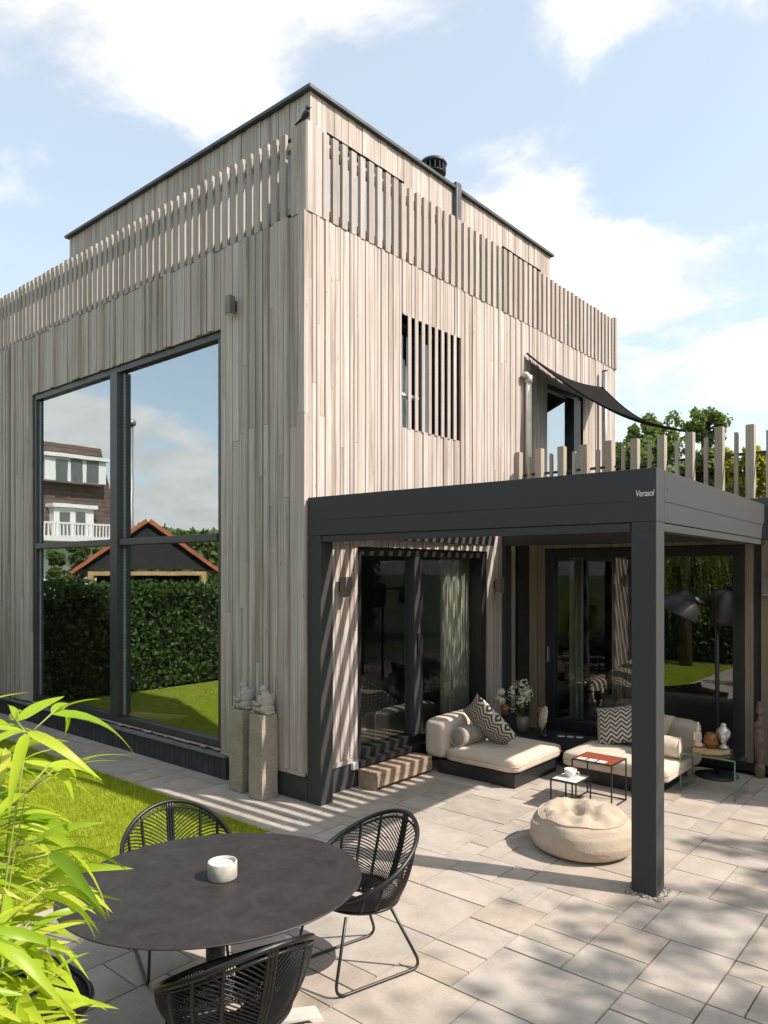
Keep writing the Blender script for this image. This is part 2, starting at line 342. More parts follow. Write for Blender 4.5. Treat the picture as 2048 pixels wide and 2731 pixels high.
def local(name, mb, mat, parent, **k):      # part whose vertices are already in the thing's own frame
    o = mb.build(name, mat, None, k.get('smooth', False), k.get('bevel', 0)); o.parent = parent; return o
def copy_tree(o, parent=None):
    c = o.copy(); col.objects.link(c); c.parent = parent
    for ch in list(o.children): copy_tree(ch, c)
    return c
UNIT = {}
def unit_box(mat):
    if mat.name not in UNIT:
        me = MB().box(-.5, .5, -.5, .5, -.5, .5).mesh('board'); me.materials.append(mat); UNIT[mat.name] = me
    return UNIT[mat.name]
def piece(name, x0, x1, y0, y1, z0, z1, mat, parent, rot=None):
    o = bpy.data.objects.new(name, unit_box(mat)); col.objects.link(o)
    o.location = ((x0 + x1) / 2, (y0 + y1) / 2, (z0 + z1) / 2); o.scale = (x1 - x0, y1 - y0, z1 - z0)
    if rot: o.rotation_euler = rot
    o.parent = parent; return o
def rbox(x0, x1, y0, y1, z0, z1, r, puff=0.0, seed=0, seg=4, wob=.004):
    bm = bmesh.new(); bmesh.ops.create_cube(bm, size=1)
    bmesh.ops.subdivide_edges(bm, edges=bm.edges[:], cuts=9, use_grid_fill=True)
    hx, hy, hz_ = (x1 - x0) / 2, (y1 - y0) / 2, (z1 - z0) / 2
    for v in bm.verts:
        p = Vector((v.co.x * 2 * hx, v.co.y * 2 * hy, v.co.z * 2 * hz_))
        q = Vector((max(-hx + r, min(hx - r, p.x)), max(-hy + r, min(hy - r, p.y)), max(-hz_ + r, min(hz_ - r, p.z))))
        d = p - q
        if d.length > 1e-9: p = q + d.normalized() * min(r, d.length)
        f = (1 - (p.x / hx) ** 2) * (1 - (p.y / hy) ** 2)
        p.z += math.copysign(puff * max(f, 0), p.z) if p.z > 0 else 0
        nv = mnoise.noise(Vector((p.x * 6 + seed, p.y * 6, p.z * 6))); p += Vector((nv, nv, nv)) * wob
        v.co = p + Vector(((x0 + x1) / 2, (y0 + y1) / 2, (z0 + z1) / 2))
    mb = MB(); bm.verts.index_update(); mb.v = [tuple(v.co) for v in bm.verts]; mb.f = [tuple(v.index for v in f.verts) for f in bm.faces]; bm.free(); return mb
def pillow(name, mat, parent, sx, sy, th, mtx, n=22):
    vs = []; fs = []; uvs = []
    for side in (1, -1):
        o = len(vs)
        for i in range(n + 1):
            for j in range(n + 1):
                u = i / n * 2 - 1; v = j / n * 2 - 1
                e = max(0, (1 - abs(u) ** 2.6) * (1 - abs(v) ** 2.6)) ** .55
                pin = 1 - .07 * (1 - abs(u) ** 2) * abs(v) ** 3; pin2 = 1 - .07 * (1 - abs(v) ** 2) * abs(u) ** 3
                p = Vector((u * sx / 2 * pin2, v * sy / 2 * pin, side * e * th / 2 + .012 * mnoise.noise(Vector((u * 3, v * 3, side))) * e))
                vs.append(mtx @ p); uvs.append((i / n, j / n))
        for i in range(n):
            for j in range(n):
                a = o + i * (n + 1) + j; q = (a, a + n + 1, a + n + 2, a + 1); fs.append(q if side > 0 else q[::-1])
    mb = MB(); mb.v = vs; mb.f = fs; ob = mb.build(name, mat, parent, True)
    ul = ob.data.uv_layers.new(name='UVMap')
    for lp in ob.data.loops: ul.data[lp.index].uv = uvs[lp.vertex_index]
    return ob
def spans(z0, z1, holes):                   # interval minus holes
    r = [(z0, z1)]
    for a, b in holes:
        q = []
        for s0, s1 in r:
            if b <= s0 or a >= s1: q.append((s0, s1)); continue
            if a > s0: q.append((s0, a))
            if b < s1: q.append((b, s1))
        r = q
    return r
def wall_boxes(axis, lo, hi, u0, u1, z0, z1, openings):
    mb = MB(); br = sorted({u0, u1} | {min(max(o[i], u0), u1) for o in openings for i in (0, 1)})
    for a, b in zip(br[:-1], br[1:]):
        hs = [(o[2], o[3]) for o in openings if o[0] < (a + b) / 2 < o[1]]
        for s0, s1 in spans(z0, z1, hs):
            if axis == 'X': mb.box(lo, hi, a, b, s0, s1)
            else: mb.box(a, b, lo, hi, s0, s1)
    return mb
def boards(axis, face, sgn, u0, u1, z0, z1, openings, mat, parent, widths, proud, maxlen=3.2, joined=None, gap=.006, name='plank', collect=None):
    """vertical boards in front of a wall; axis 'X': plane x=face, boards run along y."""
    br = sorted({u0, u1} | {o[i] for o in openings for i in (0, 1) if u0 < o[i] < u1}); cnt = 0
    for A, B in zip(br[:-1], br[1:]):
        ws = []; tot = 0
        while tot < B - A: x = random.choice(widths); ws.append(x); tot += x
        if len(ws) > 1 and (tot - (B - A)) > ws[-1] * .55: ws.pop()
        k = (B - A) / sum(ws); u = A
        for wd in ws:
            wd *= k; hs = [(o[2], o[3]) for o in openings if o[0] - 1e-6 < u + wd / 2 < o[1] + 1e-6]
            for s0, s1 in spans(z0, z1, hs):
                cuts = [s0]; zc = s0
                if s1 - s0 > maxlen:
                    zc = s0 + random.uniform(.8, maxlen)
                    while zc < s1 - .5: cuts.append(zc); zc += random.uniform(1.8, maxlen)
                cuts.append(s1); d = random.choice(proud)
                for c0, c1 in zip(cuts[:-1], cuts[1:]):
                    f0, f1 = sorted((face - sgn * .024, face + sgn * (d - .012 + random.uniform(0, .003)))); a, b = u + gap / 2, u + wd - gap / 2; e = .0015
                    bx = (f0, f1, a, b, c0 + e, c1 - e) if axis == 'X' else (a, b, f0, f1, c0 + e, c1 - e)
                    if collect is not None: collect.append(bx)
                    elif joined is not None: joined.box(*bx)
                    else: piece(name, *bx, mat, parent)
                    cnt += 1
            u += wd
    return cnt
def struct(name, mb, mat, **k): return tag(mb.build(name, mat, **k), kind='structure')

# ------------------------------------------------------------------ ground
struct('ground', MB().box(-400, 400, -400, 400, -.5, -.06), M['earth'])
LX = 0.30; LY = -0.75                        # lawn corner
struct('lawn', MB().box(-7.2, LX, -5.6, LY, -.3, -.022), M['lawn_base'])
patio = struct('patio', MB().box(-9, LX - .012, LY + .0, .02, -.3, -.03).box(LX, 7.2, -6.5, 3.9, -.3, -.0302).box(-.02, LX - .0005, .0205, 3.9, -.3, -.0304), M['joint'])
U = .18
def pave(x0, y0, nx, ny, big, blk=None):
    used = np.zeros((nx, ny), bool)
    if blk: used[:blk[0], :blk[1]] = True
    sizes = [(3, 3), (3, 2), (2, 3), (4, 3), (2, 2), (3, 4), (2, 2), (1, 2), (2, 1)] if big else [(4, 2), (3, 2), (2, 2), (4, 3)]
    for j in range(ny):
        for i in range(nx):
            if used[i, j]: continue
            random.shuffle(sizes)
            for a, b in sizes + [(1, 1)]:
                if i + a <= nx and j + b <= ny and not used[i:i + a, j:j + b].any():
                    used[i:i + a, j:j + b] = True; yield x0 + i * U, x0 + (i + a) * U, y0 + j * U, y0 + (j + b) * U; break
rest = MB(); cnt = 0
me_stone = None
def stone_mesh():
    bm = bmesh.new(); bmesh.ops.create_cube(bm, size=1); me = bpy.data.meshes.new('paving_stone'); bm.to_mesh(me); bm.free(); me.materials.append(M['stone']); return me
me_stone = stone_mesh()
def lay(x0, x1, y0, y1):
    global cnt
    g = .0045; top = random.uniform(-.002, .0025); pr = [proj((x, y, 0)) for x in (x0, x1) for y in (y0, y1)]
    vis = any(-60 < a < 2110 and b < 2800 and f > 0 for a, b, f in pr)
    if vis and cnt < 300 and not (y0 > 3.3 or (x1 < -6.5)):
        o = bpy.data.objects.new('paving_stone', me_stone); col.objects.link(o); o.parent = patio; cnt += 1
        o.location = ((x0 + x1) / 2, (y0 + y1) / 2, top - .02); o.scale = (x1 - x0 - 2 * g, y1 - y0 - 2 * g, .04)
        o.rotation_euler = (random.uniform(-1, 1) * .0025, random.uniform(-1, 1) * .0025, 0)
    else: rest.box(x0 + g, x1 - g, y0 + g, y1 - g, top - .04, top)
for t4 in pave(LX + .002 - 2 * U, -5.06, 36, 49, True, (2, 29)): lay(*t4)
for i, (x0, x1, y0, y1) in enumerate(pave(-8.33, -.74, 48, 5, False)): lay(x0, min(x1, LX - .0), y0, y1)
o = rest.build('paving', M['stone'], patio); tag(o, kind='stuff')

# lawn grass: short blades, one mass
def blades(n, x0, x1, y0, y1, h0, h1):
    x = rng.uniform(x0, x1, n); y = rng.uniform(y0, y1, n); a = rng.uniform(0, 2 * np.pi, n); h = rng.uniform(h0, h1, n); wd = rng.uniform(.0016, .0032, n)
    lx = rng.normal(0, .35, n) * h; ly = rng.normal(0, .35, n) * h; z = np.full(n, -.02)
    v = np.empty((n, 3, 3)); v[:, 0] = np.c_[x - np.cos(a) * wd, y - np.sin(a) * wd, z]; v[:, 1] = np.c_[x + np.cos(a) * wd, y + np.sin(a) * wd, z]; v[:, 2] = np.c_[x + lx, y + ly, z + h]
    return v.reshape(-1, 3)
def tri_mesh(name, v, k=3):
    me = bpy.data.meshes.new(name); n = len(v); me.vertices.add(n); me.vertices.foreach_set('co', v.astype(np.float32).ravel()); me.loops.add(n); me.loops.foreach_set('vertex_index', np.arange(n, dtype=np.int32))
    me.polygons.add(n // k); me.polygons.foreach_set('loop_start', np.arange(0, n, k, dtype=np.int32)); me.polygons.foreach_set('loop_total', np.full(n // k, k, np.int32)); me.update(calc_edges=True); return me
gv = np.concatenate([blades(230000, -5.2, LX - .01, -3.6, LY - .005, .018, .042), blades(90000, -7.0, LX - .01, -5.5, LY - .005, .02, .05), blades(9000, -6.5, LX + .02, LY - .03, LY + .012, .02, .055), blades(5000, LX - .03, LX + .02, -4.5, LY, .02, .055)])
go = bpy.data.objects.new('lawn_grass', tri_mesh('lawn_grass', gv)); go.data.materials.append(M['grass']); col.objects.link(go); tag(go, 'short mown bright green grass beside the paved path', 'grass', kind='stuff')

# ------------------------------------------------------------------ the house
ZT, ZS = 5.645, 6.49                         # top of cladding, top of terrace slats
house = empty('house', (0, 0, 0), 0, 'modern cube house clad in weathered grey vertical timber boards', 'house')
opL = [(-5.84, -1.337, .30, 4.80)]
opR = [(.716, 3.183, .264, 2.46), (1.444, 2.576, 3.80, 5.05), (4.81, 6.0, 3.05, 4.95)]
wl = wall_boxes('Y', .025, .30, -8.6, -.025, .0, ZT - .02, opL); wl.v += []
wl.build('wall', M['dark_backing'], house)
wall_boxes('X', -.30, -.025, .301, 7.24, .0, ZT - .02, opR).build('wall', M['dark_backing'], house)
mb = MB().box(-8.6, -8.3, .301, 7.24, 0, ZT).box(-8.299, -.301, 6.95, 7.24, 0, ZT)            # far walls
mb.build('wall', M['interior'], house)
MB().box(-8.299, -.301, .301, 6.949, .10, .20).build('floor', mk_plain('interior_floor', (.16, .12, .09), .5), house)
MB().box(-8.58, -.02, .02, 7.22, 5.05, 5.20).build('roof_slab', M['roof'], house)
opRb = opR + [(3.9, 7.241, 0, 3.0)]
W1 = [.055, .07, .09, .09, .12, .12, .145]
PK = []
nL = boards('Y', 0.0, -1, -7.7, 0.0, .285, ZT, opL, M['clad'], house, [.04, .055, .055, .075, .09, .11], [.004, .006, .012, .016, .028, .04], 3.6, gap=.009, collect=PK)
nR = boards('X', 0.0, 1, .004, 7.24, .30, ZT, opRb, M['clad'], house, [.045, .055, .06, .07, .085], [.002, .004, .008, .014], 3.4, gap=.008, collect=PK)
def seen(b):
    c_ = [(b[0] + b[1]) / 2, (b[2] + b[3]) / 2, (b[4] + b[5]) / 2]; px = proj(c_); hid = c_[0] > -.1 and c_[1] > .75 and c_[2] < 2.9
    return 0 if hid or not (-40 < px[0] < 2088) else (b[5] - b[4]) * max(b[1] - b[0], b[3] - b[2]) / px[2] ** 2
PK.sort(key=seen, reverse=True); rest_ = MB()
for i, b in enumerate(PK):
    if i < 300: piece('plank', *b, M['clad'], house)
    else: rest_.box(*b)
tag(rest_.build('planking', M['clad'], house), 'remaining narrow boards of the cladding', kind='stuff')
print('planks', nL, nR)
MB().box(-1.32, -.03, -.014, .02, .245, .284).build('base_trim', M['slat'], house)
MB().box(-.02, .012, .02, .71, .255, .298).build('base_trim', M['slat'], house)
MB().box(-1.20, .0, .008, .024, 0, .243).build('plinth', M['plinth'], house)
MB().box(-7.7, -1.203, -.03, .024, 0, .232).build('plinth', M['plinth'], house)
MB().box(-.024, -.004, .0241, 3.9, 0, .252).build('plinth', M['plinth'], house)
# soldier course joints of the plinth
pj = MB(); x = -7.6
while x < -1.25: pj.box(x, x + .004, -.0325, -.029, .0, .231); x += .105
pj.build('plinth_joint', M['dark_backing'], house)
MB().box(-7.7, -1.20, -.055, .03, .234, .262).build('sill', mk_plain('grey_sill', (.20, .195, .19), .7, var=.2, bump=.3), house)
# big two by two window
def frame_rect(mb, axis, a0, a1, u0, u1, z0, z1, t):
    f = (lambda *b: mb.box(b[0], b[1], a0, a1, b[2], b[3])) if axis == 'Y' else (lambda *b: mb.box(a0, a1, b[0], b[1], b[2], b[3]))
    f(u0, u1, z0, z0 + t); f(u0, u1, z1 - t, z1); f(u0, u0 + t, z0 + t, z1 - t); f(u1 - t, u1, z0 + t, z1 - t)
fr = MB(); frame_rect(fr, 'Y', .03, .16, -5.835, -1.342, .305, 4.795, .075); win = fr.build('window', M['frame'], house, bevel=.004)
MB().box(-3.60, -3.43, -.012, .155, .381, 4.719).build('mullion', M['frame'], win, bevel=.004)
for a, b in ((-5.759, -3.601), (-3.429, -1.418)): MB().box(a, b, .012, .15, 2.535, 2.615).build('transom', M['frame'], win, bevel=.004)
for a, b in ((-5.76, -3.6), (-3.43, -1.417)):
    for z0, z1 in ((.38, 2.535), (2.615, 4.72)):
        MB().box(a + .002, b - .002, .085, .097, z0 + .002, z1 - .002).build('pane', M['solar_glass'], win)
        g = MB().box(a + .004, a + .034, .075, .083, z0 + .01, z1 - .01); zz_ = z0 + .03
        while zz_ < z1 - .05: g.box(a + .034, a + .050, .076, .083, zz_, zz_ + .018); zz_ += .042
        g.build('blind_guide', mk_plain('blind_guide', (.30, .36, .34), .4), win)
MB().box(-5.75, -1.42, .03, .029 + .0, .381, .382) 
# first-floor slatted window
MB().box(-.26, -.24, 1.40, 2.62, 3.76, 5.09).build('pane', M['glass'], house)
fr = MB(); frame_rect(fr, 'X', -.238, -.17, 1.446, 2.574, 3.802, 5.048, .05); wn = fr.build('window', M['black_metal'], house)
MB().box(-.236, -.18, 1.98, 2.03, 3.853, 4.997).build('mullion', M['black_metal'], wn); MB().box(-.234, -.182, 1.497, 1.979, 4.22, 4.25).build('glazing_bar', M['white'], wn)
cur = MB(); pts = [(-.33 + .03 * math.sin(y * 60), 1.42 + y) for y in np.linspace(0, .62, 40)]
for (a, b), (c, d) in zip(pts[:-1], pts[1:]): cur.add([(a, b, 3.75), (c, d, 3.75), (c, d + (.12 if d < 1.9 else 0) * 0, 4.95 - (d - 1.42) * .6), (a, b, 4.95 - (b - 1.42) * .6)], [(0, 1, 2, 3)])
cur.build('curtain', M['sheer'], wn)
n = 9; pitch = (2.576 - 1.444) / n
for i in range(1, n): yy = 1.444 + i * pitch; piece('slat', -.010, .004, yy - .022, yy + .034, 3.79, 5.06, M['slat'], house)
# terrace door on the upper floor
fr = MB(); frame_rect(fr, 'X', -.16, -.05, 4.815, 5.995, 3.055, 4.945, .06); td = fr.build('terrace_door', M['frame'], house)
MB().box(-.11, -.10, 4.876, 5.70, 3.116, 4.884).build('pane', M['solar_glass'], td); MB().box(-.10, -.02, 5.702, 5.93, 3.12, 4.88).build('stile', M['black_metal'], td)
# sliding door under the pergola
fr = MB(); frame_rect(fr, 'X', -.20, -.03, .72, 3.179, .268, 2.456, .085); sd = fr.build('sliding_door', M['black_metal'], house, bevel=.004)
MB().box(-.17, -.02, 1.69, 1.80, .355, 2.37).build('stile', M['frame'], sd, bevel=.004); MB().box(-.12, -.06, 1.801, 1.90, .355, 2.37).build('stile', M['black_metal'], sd, bevel=.004)
MB().box(-.10, -.09, .806, 1.689, .356, 2.369).build('pane', M['glass'], sd); MB().box(-.13, -.12, 1.901, 3.09, .356, 2.369).build('pane', M['glass'], sd)
MB().box(-.02, -.0, 1.735, 1.755, 1.25, 1.5).build('handle', M['black_metal'], sd)
MB().box(-.03, .06, .70, 3.2, .205, .262).build('threshold', M['black_metal'], house)
def drape(u0, u1, plane, z0, z1, axis, amp=.035, freq=75, name='curtain', mat=None, parent=None, phase=0):
    mb = MB(); us = np.linspace(u0, u1, int((u1 - u0) * 110) + 4)
    for a, b in zip(us[:-1], us[1:]):
        fa = plane + amp * math.sin(a * freq + phase + .8 * math.sin(a * 17)); fb = plane + amp * math.sin(b * freq + phase + .8 * math.sin(b * 17))
        q = [(fa, a, z0), (fb, b, z0), (fb, b, z1), (fa, a, z1)] if axis == 'X' else [(a, fa, z0), (b, fb, z0), (b, fb, z1), (a, fa, z1)]
        mb.add(q, [(0, 1, 2, 3)])
    ob = mb.build(name, mat, parent, True); s_ = ob.modifiers.new('thick', 'SOLIDIFY'); s_.thickness = .003; return ob
cu = drape(2.55, 3.38, -.27, .22, 2.44, 'X', mat=M['curtain']); tag(cu, 'tall linen curtain behind the sliding door beside the step', 'curtain')
# roof storey
AX, AY, RT = -1.0, 1.01, 7.72
XE, YE = -6.73, 6.80
wY = [(-6.55, -5.0, 5.25, 7.3), (-4.8, -3.1, 5.25, 7.3), (-2.9, -1.25, 5.25, 7.3)]; wX = [(1.28, 2.72, 5.25, 7.37), (5.2, 6.46, 5.25, 7.37)]
wall_boxes('Y', AY + .026, AY + .2, XE, AX - .03, 5.201, RT, wY).build('wall', M['dark_backing'], house)
wall_boxes('X', AX - .2, AX - .026, AY + .2, YE, 5.201, RT, wX).build('wall', M['dark_backing'], house)
MB().box(XE + .02, AX - .21, YE - .2, YE - .002, 5.201, RT).box(XE, XE + .2, AY + .21, YE - .21, 5.201, RT).build('wall', M['clad'], house)
MB().box(XE + .21, AX - .6, AY + .8, YE - .3, 5.202, RT - .05).build('core', M['interior'], house)
up = MB()
boards('Y', AY, -1, XE, AX + .0, 5.21, RT, wY, None, None, [.07, .09, .11, .13], [.003, .006, .012], 3.0, joined=up)
boards('X', AX, 1, AY + .004, YE, 5.21, RT, wX, None, None, [.09, .11, .13], [.003, .006, .010], 3.0, joined=up)
o = up.build('cladding', M['clad'], house); tag(o, 'timber boards of the set-back roof storey', kind='stuff')
for (a, b, c, d) in wY:
    f = MB(); frame_rect(f, 'Y', AY + .03, AY + .1, a + .003, b - .003, c + .003, d - .003, .06); wo = f.build('window', M['frame'], house); MB().box(a + .064, b - .064, AY + .06, AY + .07, c + .064, d - .064).build('pane', M['glass'], wo)
for (a, b, c, d) in wX:
    f = MB(); frame_rect(f, 'X', AX - .1, AX - .03, a + .003, b - .003, c + .003, d - .003, .06); wo = f.build('window', M['black_metal'], house); MB().box(AX - .07, AX - .06, a + .064, b - .064, c + .064, d - .064).build('pane', M['solar_glass'], wo)
rc = MB().box(XE - .06, AX + .05, AY - .06, AY + .20, RT + .002, RT + .04).box(AX - .20, AX + .0501, AY + .2002, YE + .06, RT + .002, RT + .0402).box(XE - .06, XE + .2, AY + .2, YE + .06, RT + .002, RT + .0403)
rc.build('roof_edge', M['zinc'], house); MB().box(XE + .2, AX - .2, AY + .2, YE, RT - .1, RT).build('roof', M['roof'], house)
MB().box(AX + .0, AX + .07, 3.84, 3.97, 5.21, RT + .1).build('downpipe', M['zinc'], house, bevel=.02)
p = on('X', -2.2, 1155, 440)
vc = empty('roof_vent', (p.x, p.y, RT), 0, 'black ribbed vent cap peeking over the flat roof edge', 'vent')
MB().lathe([(.12, RT - .1), (.12, p.z - .14), (.11, p.z - .13)], (p.x, p.y, 0), 20).build('pipe', M['black_metal'], vc, True)
f = MB()
for k in range(16): a = k * math.pi / 8; f.tube([(p.x + .2 * math.cos(a), p.y + .2 * math.sin(a), p.z - .16), (p.x + .2 * math.cos(a), p.y + .2 * math.sin(a), p.z - .02)], .018, 6)
f.build('ribs', M['black_metal'], vc); MB().lathe([(.22, p.z - .02), (.235, p.z), (.20, p.z + .05), (.05, p.z + .075)], (p.x, p.y, 0), 24).build('cap', M['black_metal'], vc, True)
MB().lathe([(.20, p.z - .17), (.215, p.z - .16), (.2, p.z - .14)], (p.x, p.y, 0), 24).build('collar', M['black_metal'], vc, True)

# slatted balustrade round the roof terrace
bal = empty('slat_balustrade', (0, 0, 0), 0, 'grey timber slat balustrade round the roof terrace above the cladding', 'balustrade')
y = .218; i = 0
while y < 7.22:
    wd = .078 + random.uniform(-.006, .006); piece('slat', -.034, .004, y, y + wd, ZT + .002, ZS + random.uniform(-.006, .006), M['slat'], bal); y += .1347
x = -.30
while x > -7.7:
    wd = .078 + random.uniform(-.006, .006); piece('slat', x - wd, x, -.004, .030, ZT + .002, ZS + random.uniform(-.008, .008), M['slat'], bal); x -= .131
for a, b in ((.003, .10), (.104, .200)): piece('corner_board', -.03, .004, a, b, ZT + .002, ZS + .02, M['clad'], bal)
for a, b in ((-.07, -.004), (-.15, -.074), (-.215, -.155)): piece('corner_board', a, b, -.006, .03, ZT + .002, ZS + .02, M['clad'], bal)
for z in (5.70, 6.33):
    MB().box(-.085, -.036, .21, 7.22, z, z + .07).build('rail', M['slat'], bal); MB().box(-7.7, -.22, .032, .08, z + .001, z + .071).build('rail', M['slat'], bal)
MB().box(-.105, .03, 7.16, 7.24, 5.65, ZS + .03).build('end_post', M['slat'], bal)
# bird on the corner board
bd = empty('bird', (-.02, .01, ZS + .02), 0, 'small dark bird perched on the balustrade corner below the roof', 'bird')
b = MB(); q = Vector((-.02, .0, ZS + .02)); rt = Matrix.Rotation(R(-35), 3, 'Y')
b.ell(q + Vector((0, 0, .045)), (.06, .035, .034), 14, 10, rt); b.ell(q + Vector((.035, 0, .098)), (.026, .024, .025), 12, 8); b.prism([q + Vector((.055, -.008, .10)), q + Vector((.055, .008, .10)), q + Vector((.085, 0, .094))], (0, 0, -.006))
b.prism([q + Vector((-.04, -.018, .03)), q + Vector((-.04, .018, .03)), q + Vector((-.13, .02, .0)), q + Vector((-.13, -.02, .0))], (0, 0, -.008)); b.tube([q + Vector((0, .012, .02)), q + Vector((.004, .012, 0))], .004); b.tube([q + Vector((0, -.012, .02)), q + Vector((.004, -.012, 0))], .004)
b.build('body', M['black_metal'], bd, True)

# pipe on the right facade
vp = MB().tube([(.06, 4.14, 3.0), (.06, 4.14, 4.86)], .045, 12).tube([(.06, 4.14, 4.80), (.06, 4.14, 4.90)], .062, 12).tube([(.06, 4.14, 4.875), (.06, 4.06, 4.90), (.06, 4.03, 4.88)], .045, 12)
o = vp.build('vent_pipe', M['pipe'], None, True); tag(o, 'cream plastic pipe standing against the cladding above the terrace', 'pipe')

# ------------------------------------------------------------------ garden wing
YW = 3.9; ZW = 3.0
wing = empty('garden_wing', (0, YW, 0), 0, 'single storey timber wing with black sliding doors and terrace on its roof', 'building'); wing.location = (0, 0, 0); MW[wing.name] = Matrix()
opW = [(.437, 2.873, .15, 2.505)]
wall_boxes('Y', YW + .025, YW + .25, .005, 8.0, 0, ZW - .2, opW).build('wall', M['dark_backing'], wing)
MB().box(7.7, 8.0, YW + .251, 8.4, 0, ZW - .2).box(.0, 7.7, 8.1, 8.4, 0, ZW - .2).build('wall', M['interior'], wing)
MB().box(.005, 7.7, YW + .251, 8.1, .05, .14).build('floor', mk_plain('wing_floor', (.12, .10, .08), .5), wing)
MB().box(.005, 8.05, YW - .04, 8.45, ZW - .198, ZW).build('roof', M['roof'], wing)
boards('Y', YW, -1, .20, 3.9, .10, ZW - .2, opW + [(2.965, 3.04, 0, 3)], M['olive_clad'], wing, [.10, .12, .14], [.004, .008, .02], 3.2)
fr = MB(); frame_rect(fr, 'Y', YW + .01, YW + .16, .442, 2.868, .155, 2.50, .12); wd_ = fr.build('sliding_door', M['black_metal'], wing, bevel=.004)
MB().box(1.60, 1.72, YW + .0, YW + .15, .276, 2.379).build('stile', M['black_metal'], wd_)
for a, b, yy in ((.563, 1.599, .07), (1.721, 2.747, .09)): MB().box(a, b, YW + yy, YW + yy + .01, .277, 2.378).build('pane', M['glass'], wd_)
MB().box(.48, .50, YW - .03, YW + .009, 1.02, 1.22).build('handle', M['steel_pipe'], wd_)
MB().box(.40, 2.90, YW - .03, YW + .009, .06, .150).build('threshold', M['black_metal'], wing)
cu = drape(1.22, 1.58, YW + .35, .15, 2.45, 'Y', mat=M['taupe'], freq=70); tag(cu, 'taupe curtain hanging behind the wing sliding door', 'curtain')
cu = drape(.62, .80, YW + .38, .15, 2.45, 'Y', mat=M['curtain'], freq=70); tag(cu, 'narrow grey linen curtain at the wing door handle side', 'curtain')
# fence along the wing terrace
fen = empty('terrace_fence', (0, 0, 0), 0, 'pale timber post fence on the wing roof above the pergola', 'fence')
x = -.02; k = 0
while x < 6.2:
    o_ = random.uniform(-.012, .012)
    piece('post', x, x + .085, YW - .02, YW + .075, ZW + .003, 3.825 + o_, M['fence'], fen)
    piece('slat', x + .205, x + .243, YW - .015, YW + .03, ZW + .003, 3.74 + o_, M['fence'], fen); x += .323
MB().box(.0, 6.2, YW + .076, YW + .11, 3.50, 3.53).build('rail', M['black_metal'], fen); MB().box(.0, 6.2, YW + .076, YW + .11, 3.10, 3.13).build('rail', M['black_metal'], fen)
# planter box on the terrace
pl = empty('planter_box', (3.6, 5.2, ZW), 0, 'dark planter box with leafy shrub behind the terrace fence', 'planter')
MB().box(3.0, 5.6, 5.0, 5.5, ZW + .002, ZW + .50).build('box', M['black_metal'], pl)
# shade sail
A_ = Vector((.03, 4.14, 5.22)); B_ = Vector((.08, 6.50, 5.20)); C_ = on('X', 2.0, 1827, 1150)
D_ = Vector((.05, 4.80, 5.06))
ns = 22; vs = []; fs = []
for i in range(ns + 1):
    for j in range(9):
        u = i / ns; v = j / 8; f0 = A_.lerp(C_, u) ; f0.z -= .20 * math.sin(math.pi * u) ; f1 = B_.lerp(C_, u); f1.z -= .16 * math.sin(math.pi * u)
        p = f0.lerp(f1, v * (1 - .0 * u)); p.z -= .10 * math.sin(math.pi * v) * (1 - u); vs.append(p)
for i in range(ns):
    for j in range(8): a = i * 9 + j; fs.append((a, a + 9, a + 10, a + 1))
ss = empty('shade_sail', tuple(A_), 0, 'dark triangular shade sail strung from the facade over the wing terrace', 'shade sail')
m_ = MB(); m_.v = vs; m_.f = fs; so = m_.build('cloth', M['sail'], ss, True); s_ = so.modifiers.new('t', 'SOLIDIFY'); s_.thickness = .006
MB().tube([vs[i * 9] for i in range(ns + 1)], .014, 6).build('hem', M['sail'], ss, True)
MB().tube([vs[i * 9 + 8] for i in range(ns + 1)], .012, 6).build('hem', M['sail'], ss, True)
MB().tube([C_, Vector((C_.x + .5, C_.y - .3, C_.z - .22))], .006, 6).build('rope', M['black_metal'], ss)
mp = empty('sail_mast', (.1, 6.55, ZW), 0, 'slim grey mast at the facade holding the shade sail peak', 'mast')
MB().tube([(.1, 6.56, ZW + .003), (.1, 6.56, 5.46)], .045, 10).build('pole', M['steel_pipe'], mp, True); MB().tube([(.1, 6.56, 5.46), (.1, 6.56, 5.475)], .05, 10).build('cap', M['black_metal'], mp)

# wall lamps (up-down boxes)
def wall_lamp(axis, p, label):
    e = empty('wall_lamp', p, 0, label, 'lamp', 'box wall lamps on the facades'); x, y, z = p
    if axis == 'Y':
        MB().box(x - .03, x + .03, y - .03, y - .002, z - .05, z + .05).build('bracket', M['black_metal'], e); MB().box(x - .042, x + .042, y - .105, y - .031, z - .095, z + .095).build('housing', M['lamp_body'], e, bevel=.004)
        MB().box(x - .035, x + .035, y - .095, y - .04, z - .101, z - .0955).build('lens', M['white'], e)
    else:
        MB().box(x + .002, x + .03, y - .03, y + .03, z - .05, z + .05).build('bracket', M['black_metal'], e); MB().box(x + .031, x + .11, y - .05, y + .05, z - .10, z + .10).build('housing', M['lamp_body'], e, bevel=.004)
        MB().box(x + .04, x + .10, y - .04, y + .04, z - .106, z - .1005).build('lens', M['white'], e)
wall_lamp('Y', (-1.07, -.012, 4.97), 'box wall lamp above the large window corner on shaded facade'); wall_lamp('X', (.004, .47, 2.05), 'box wall lamp on striped sunlit boards beside the pergola post')
wall_lamp('X', (.004, 3.36, 2.03), 'box wall lamp right of the sliding door beneath the pergola'); wall_lamp('Y', (3.11, YW - .012, 2.05), 'box wall lamp at the far right edge of the wing')
ob = MB().box(.005, .05, .60, .68, .19, .27).build('outlet_box', M['white'], None, bevel=.008); tag(ob, 'small white outlet box low on the wall left of the step', 'outlet')

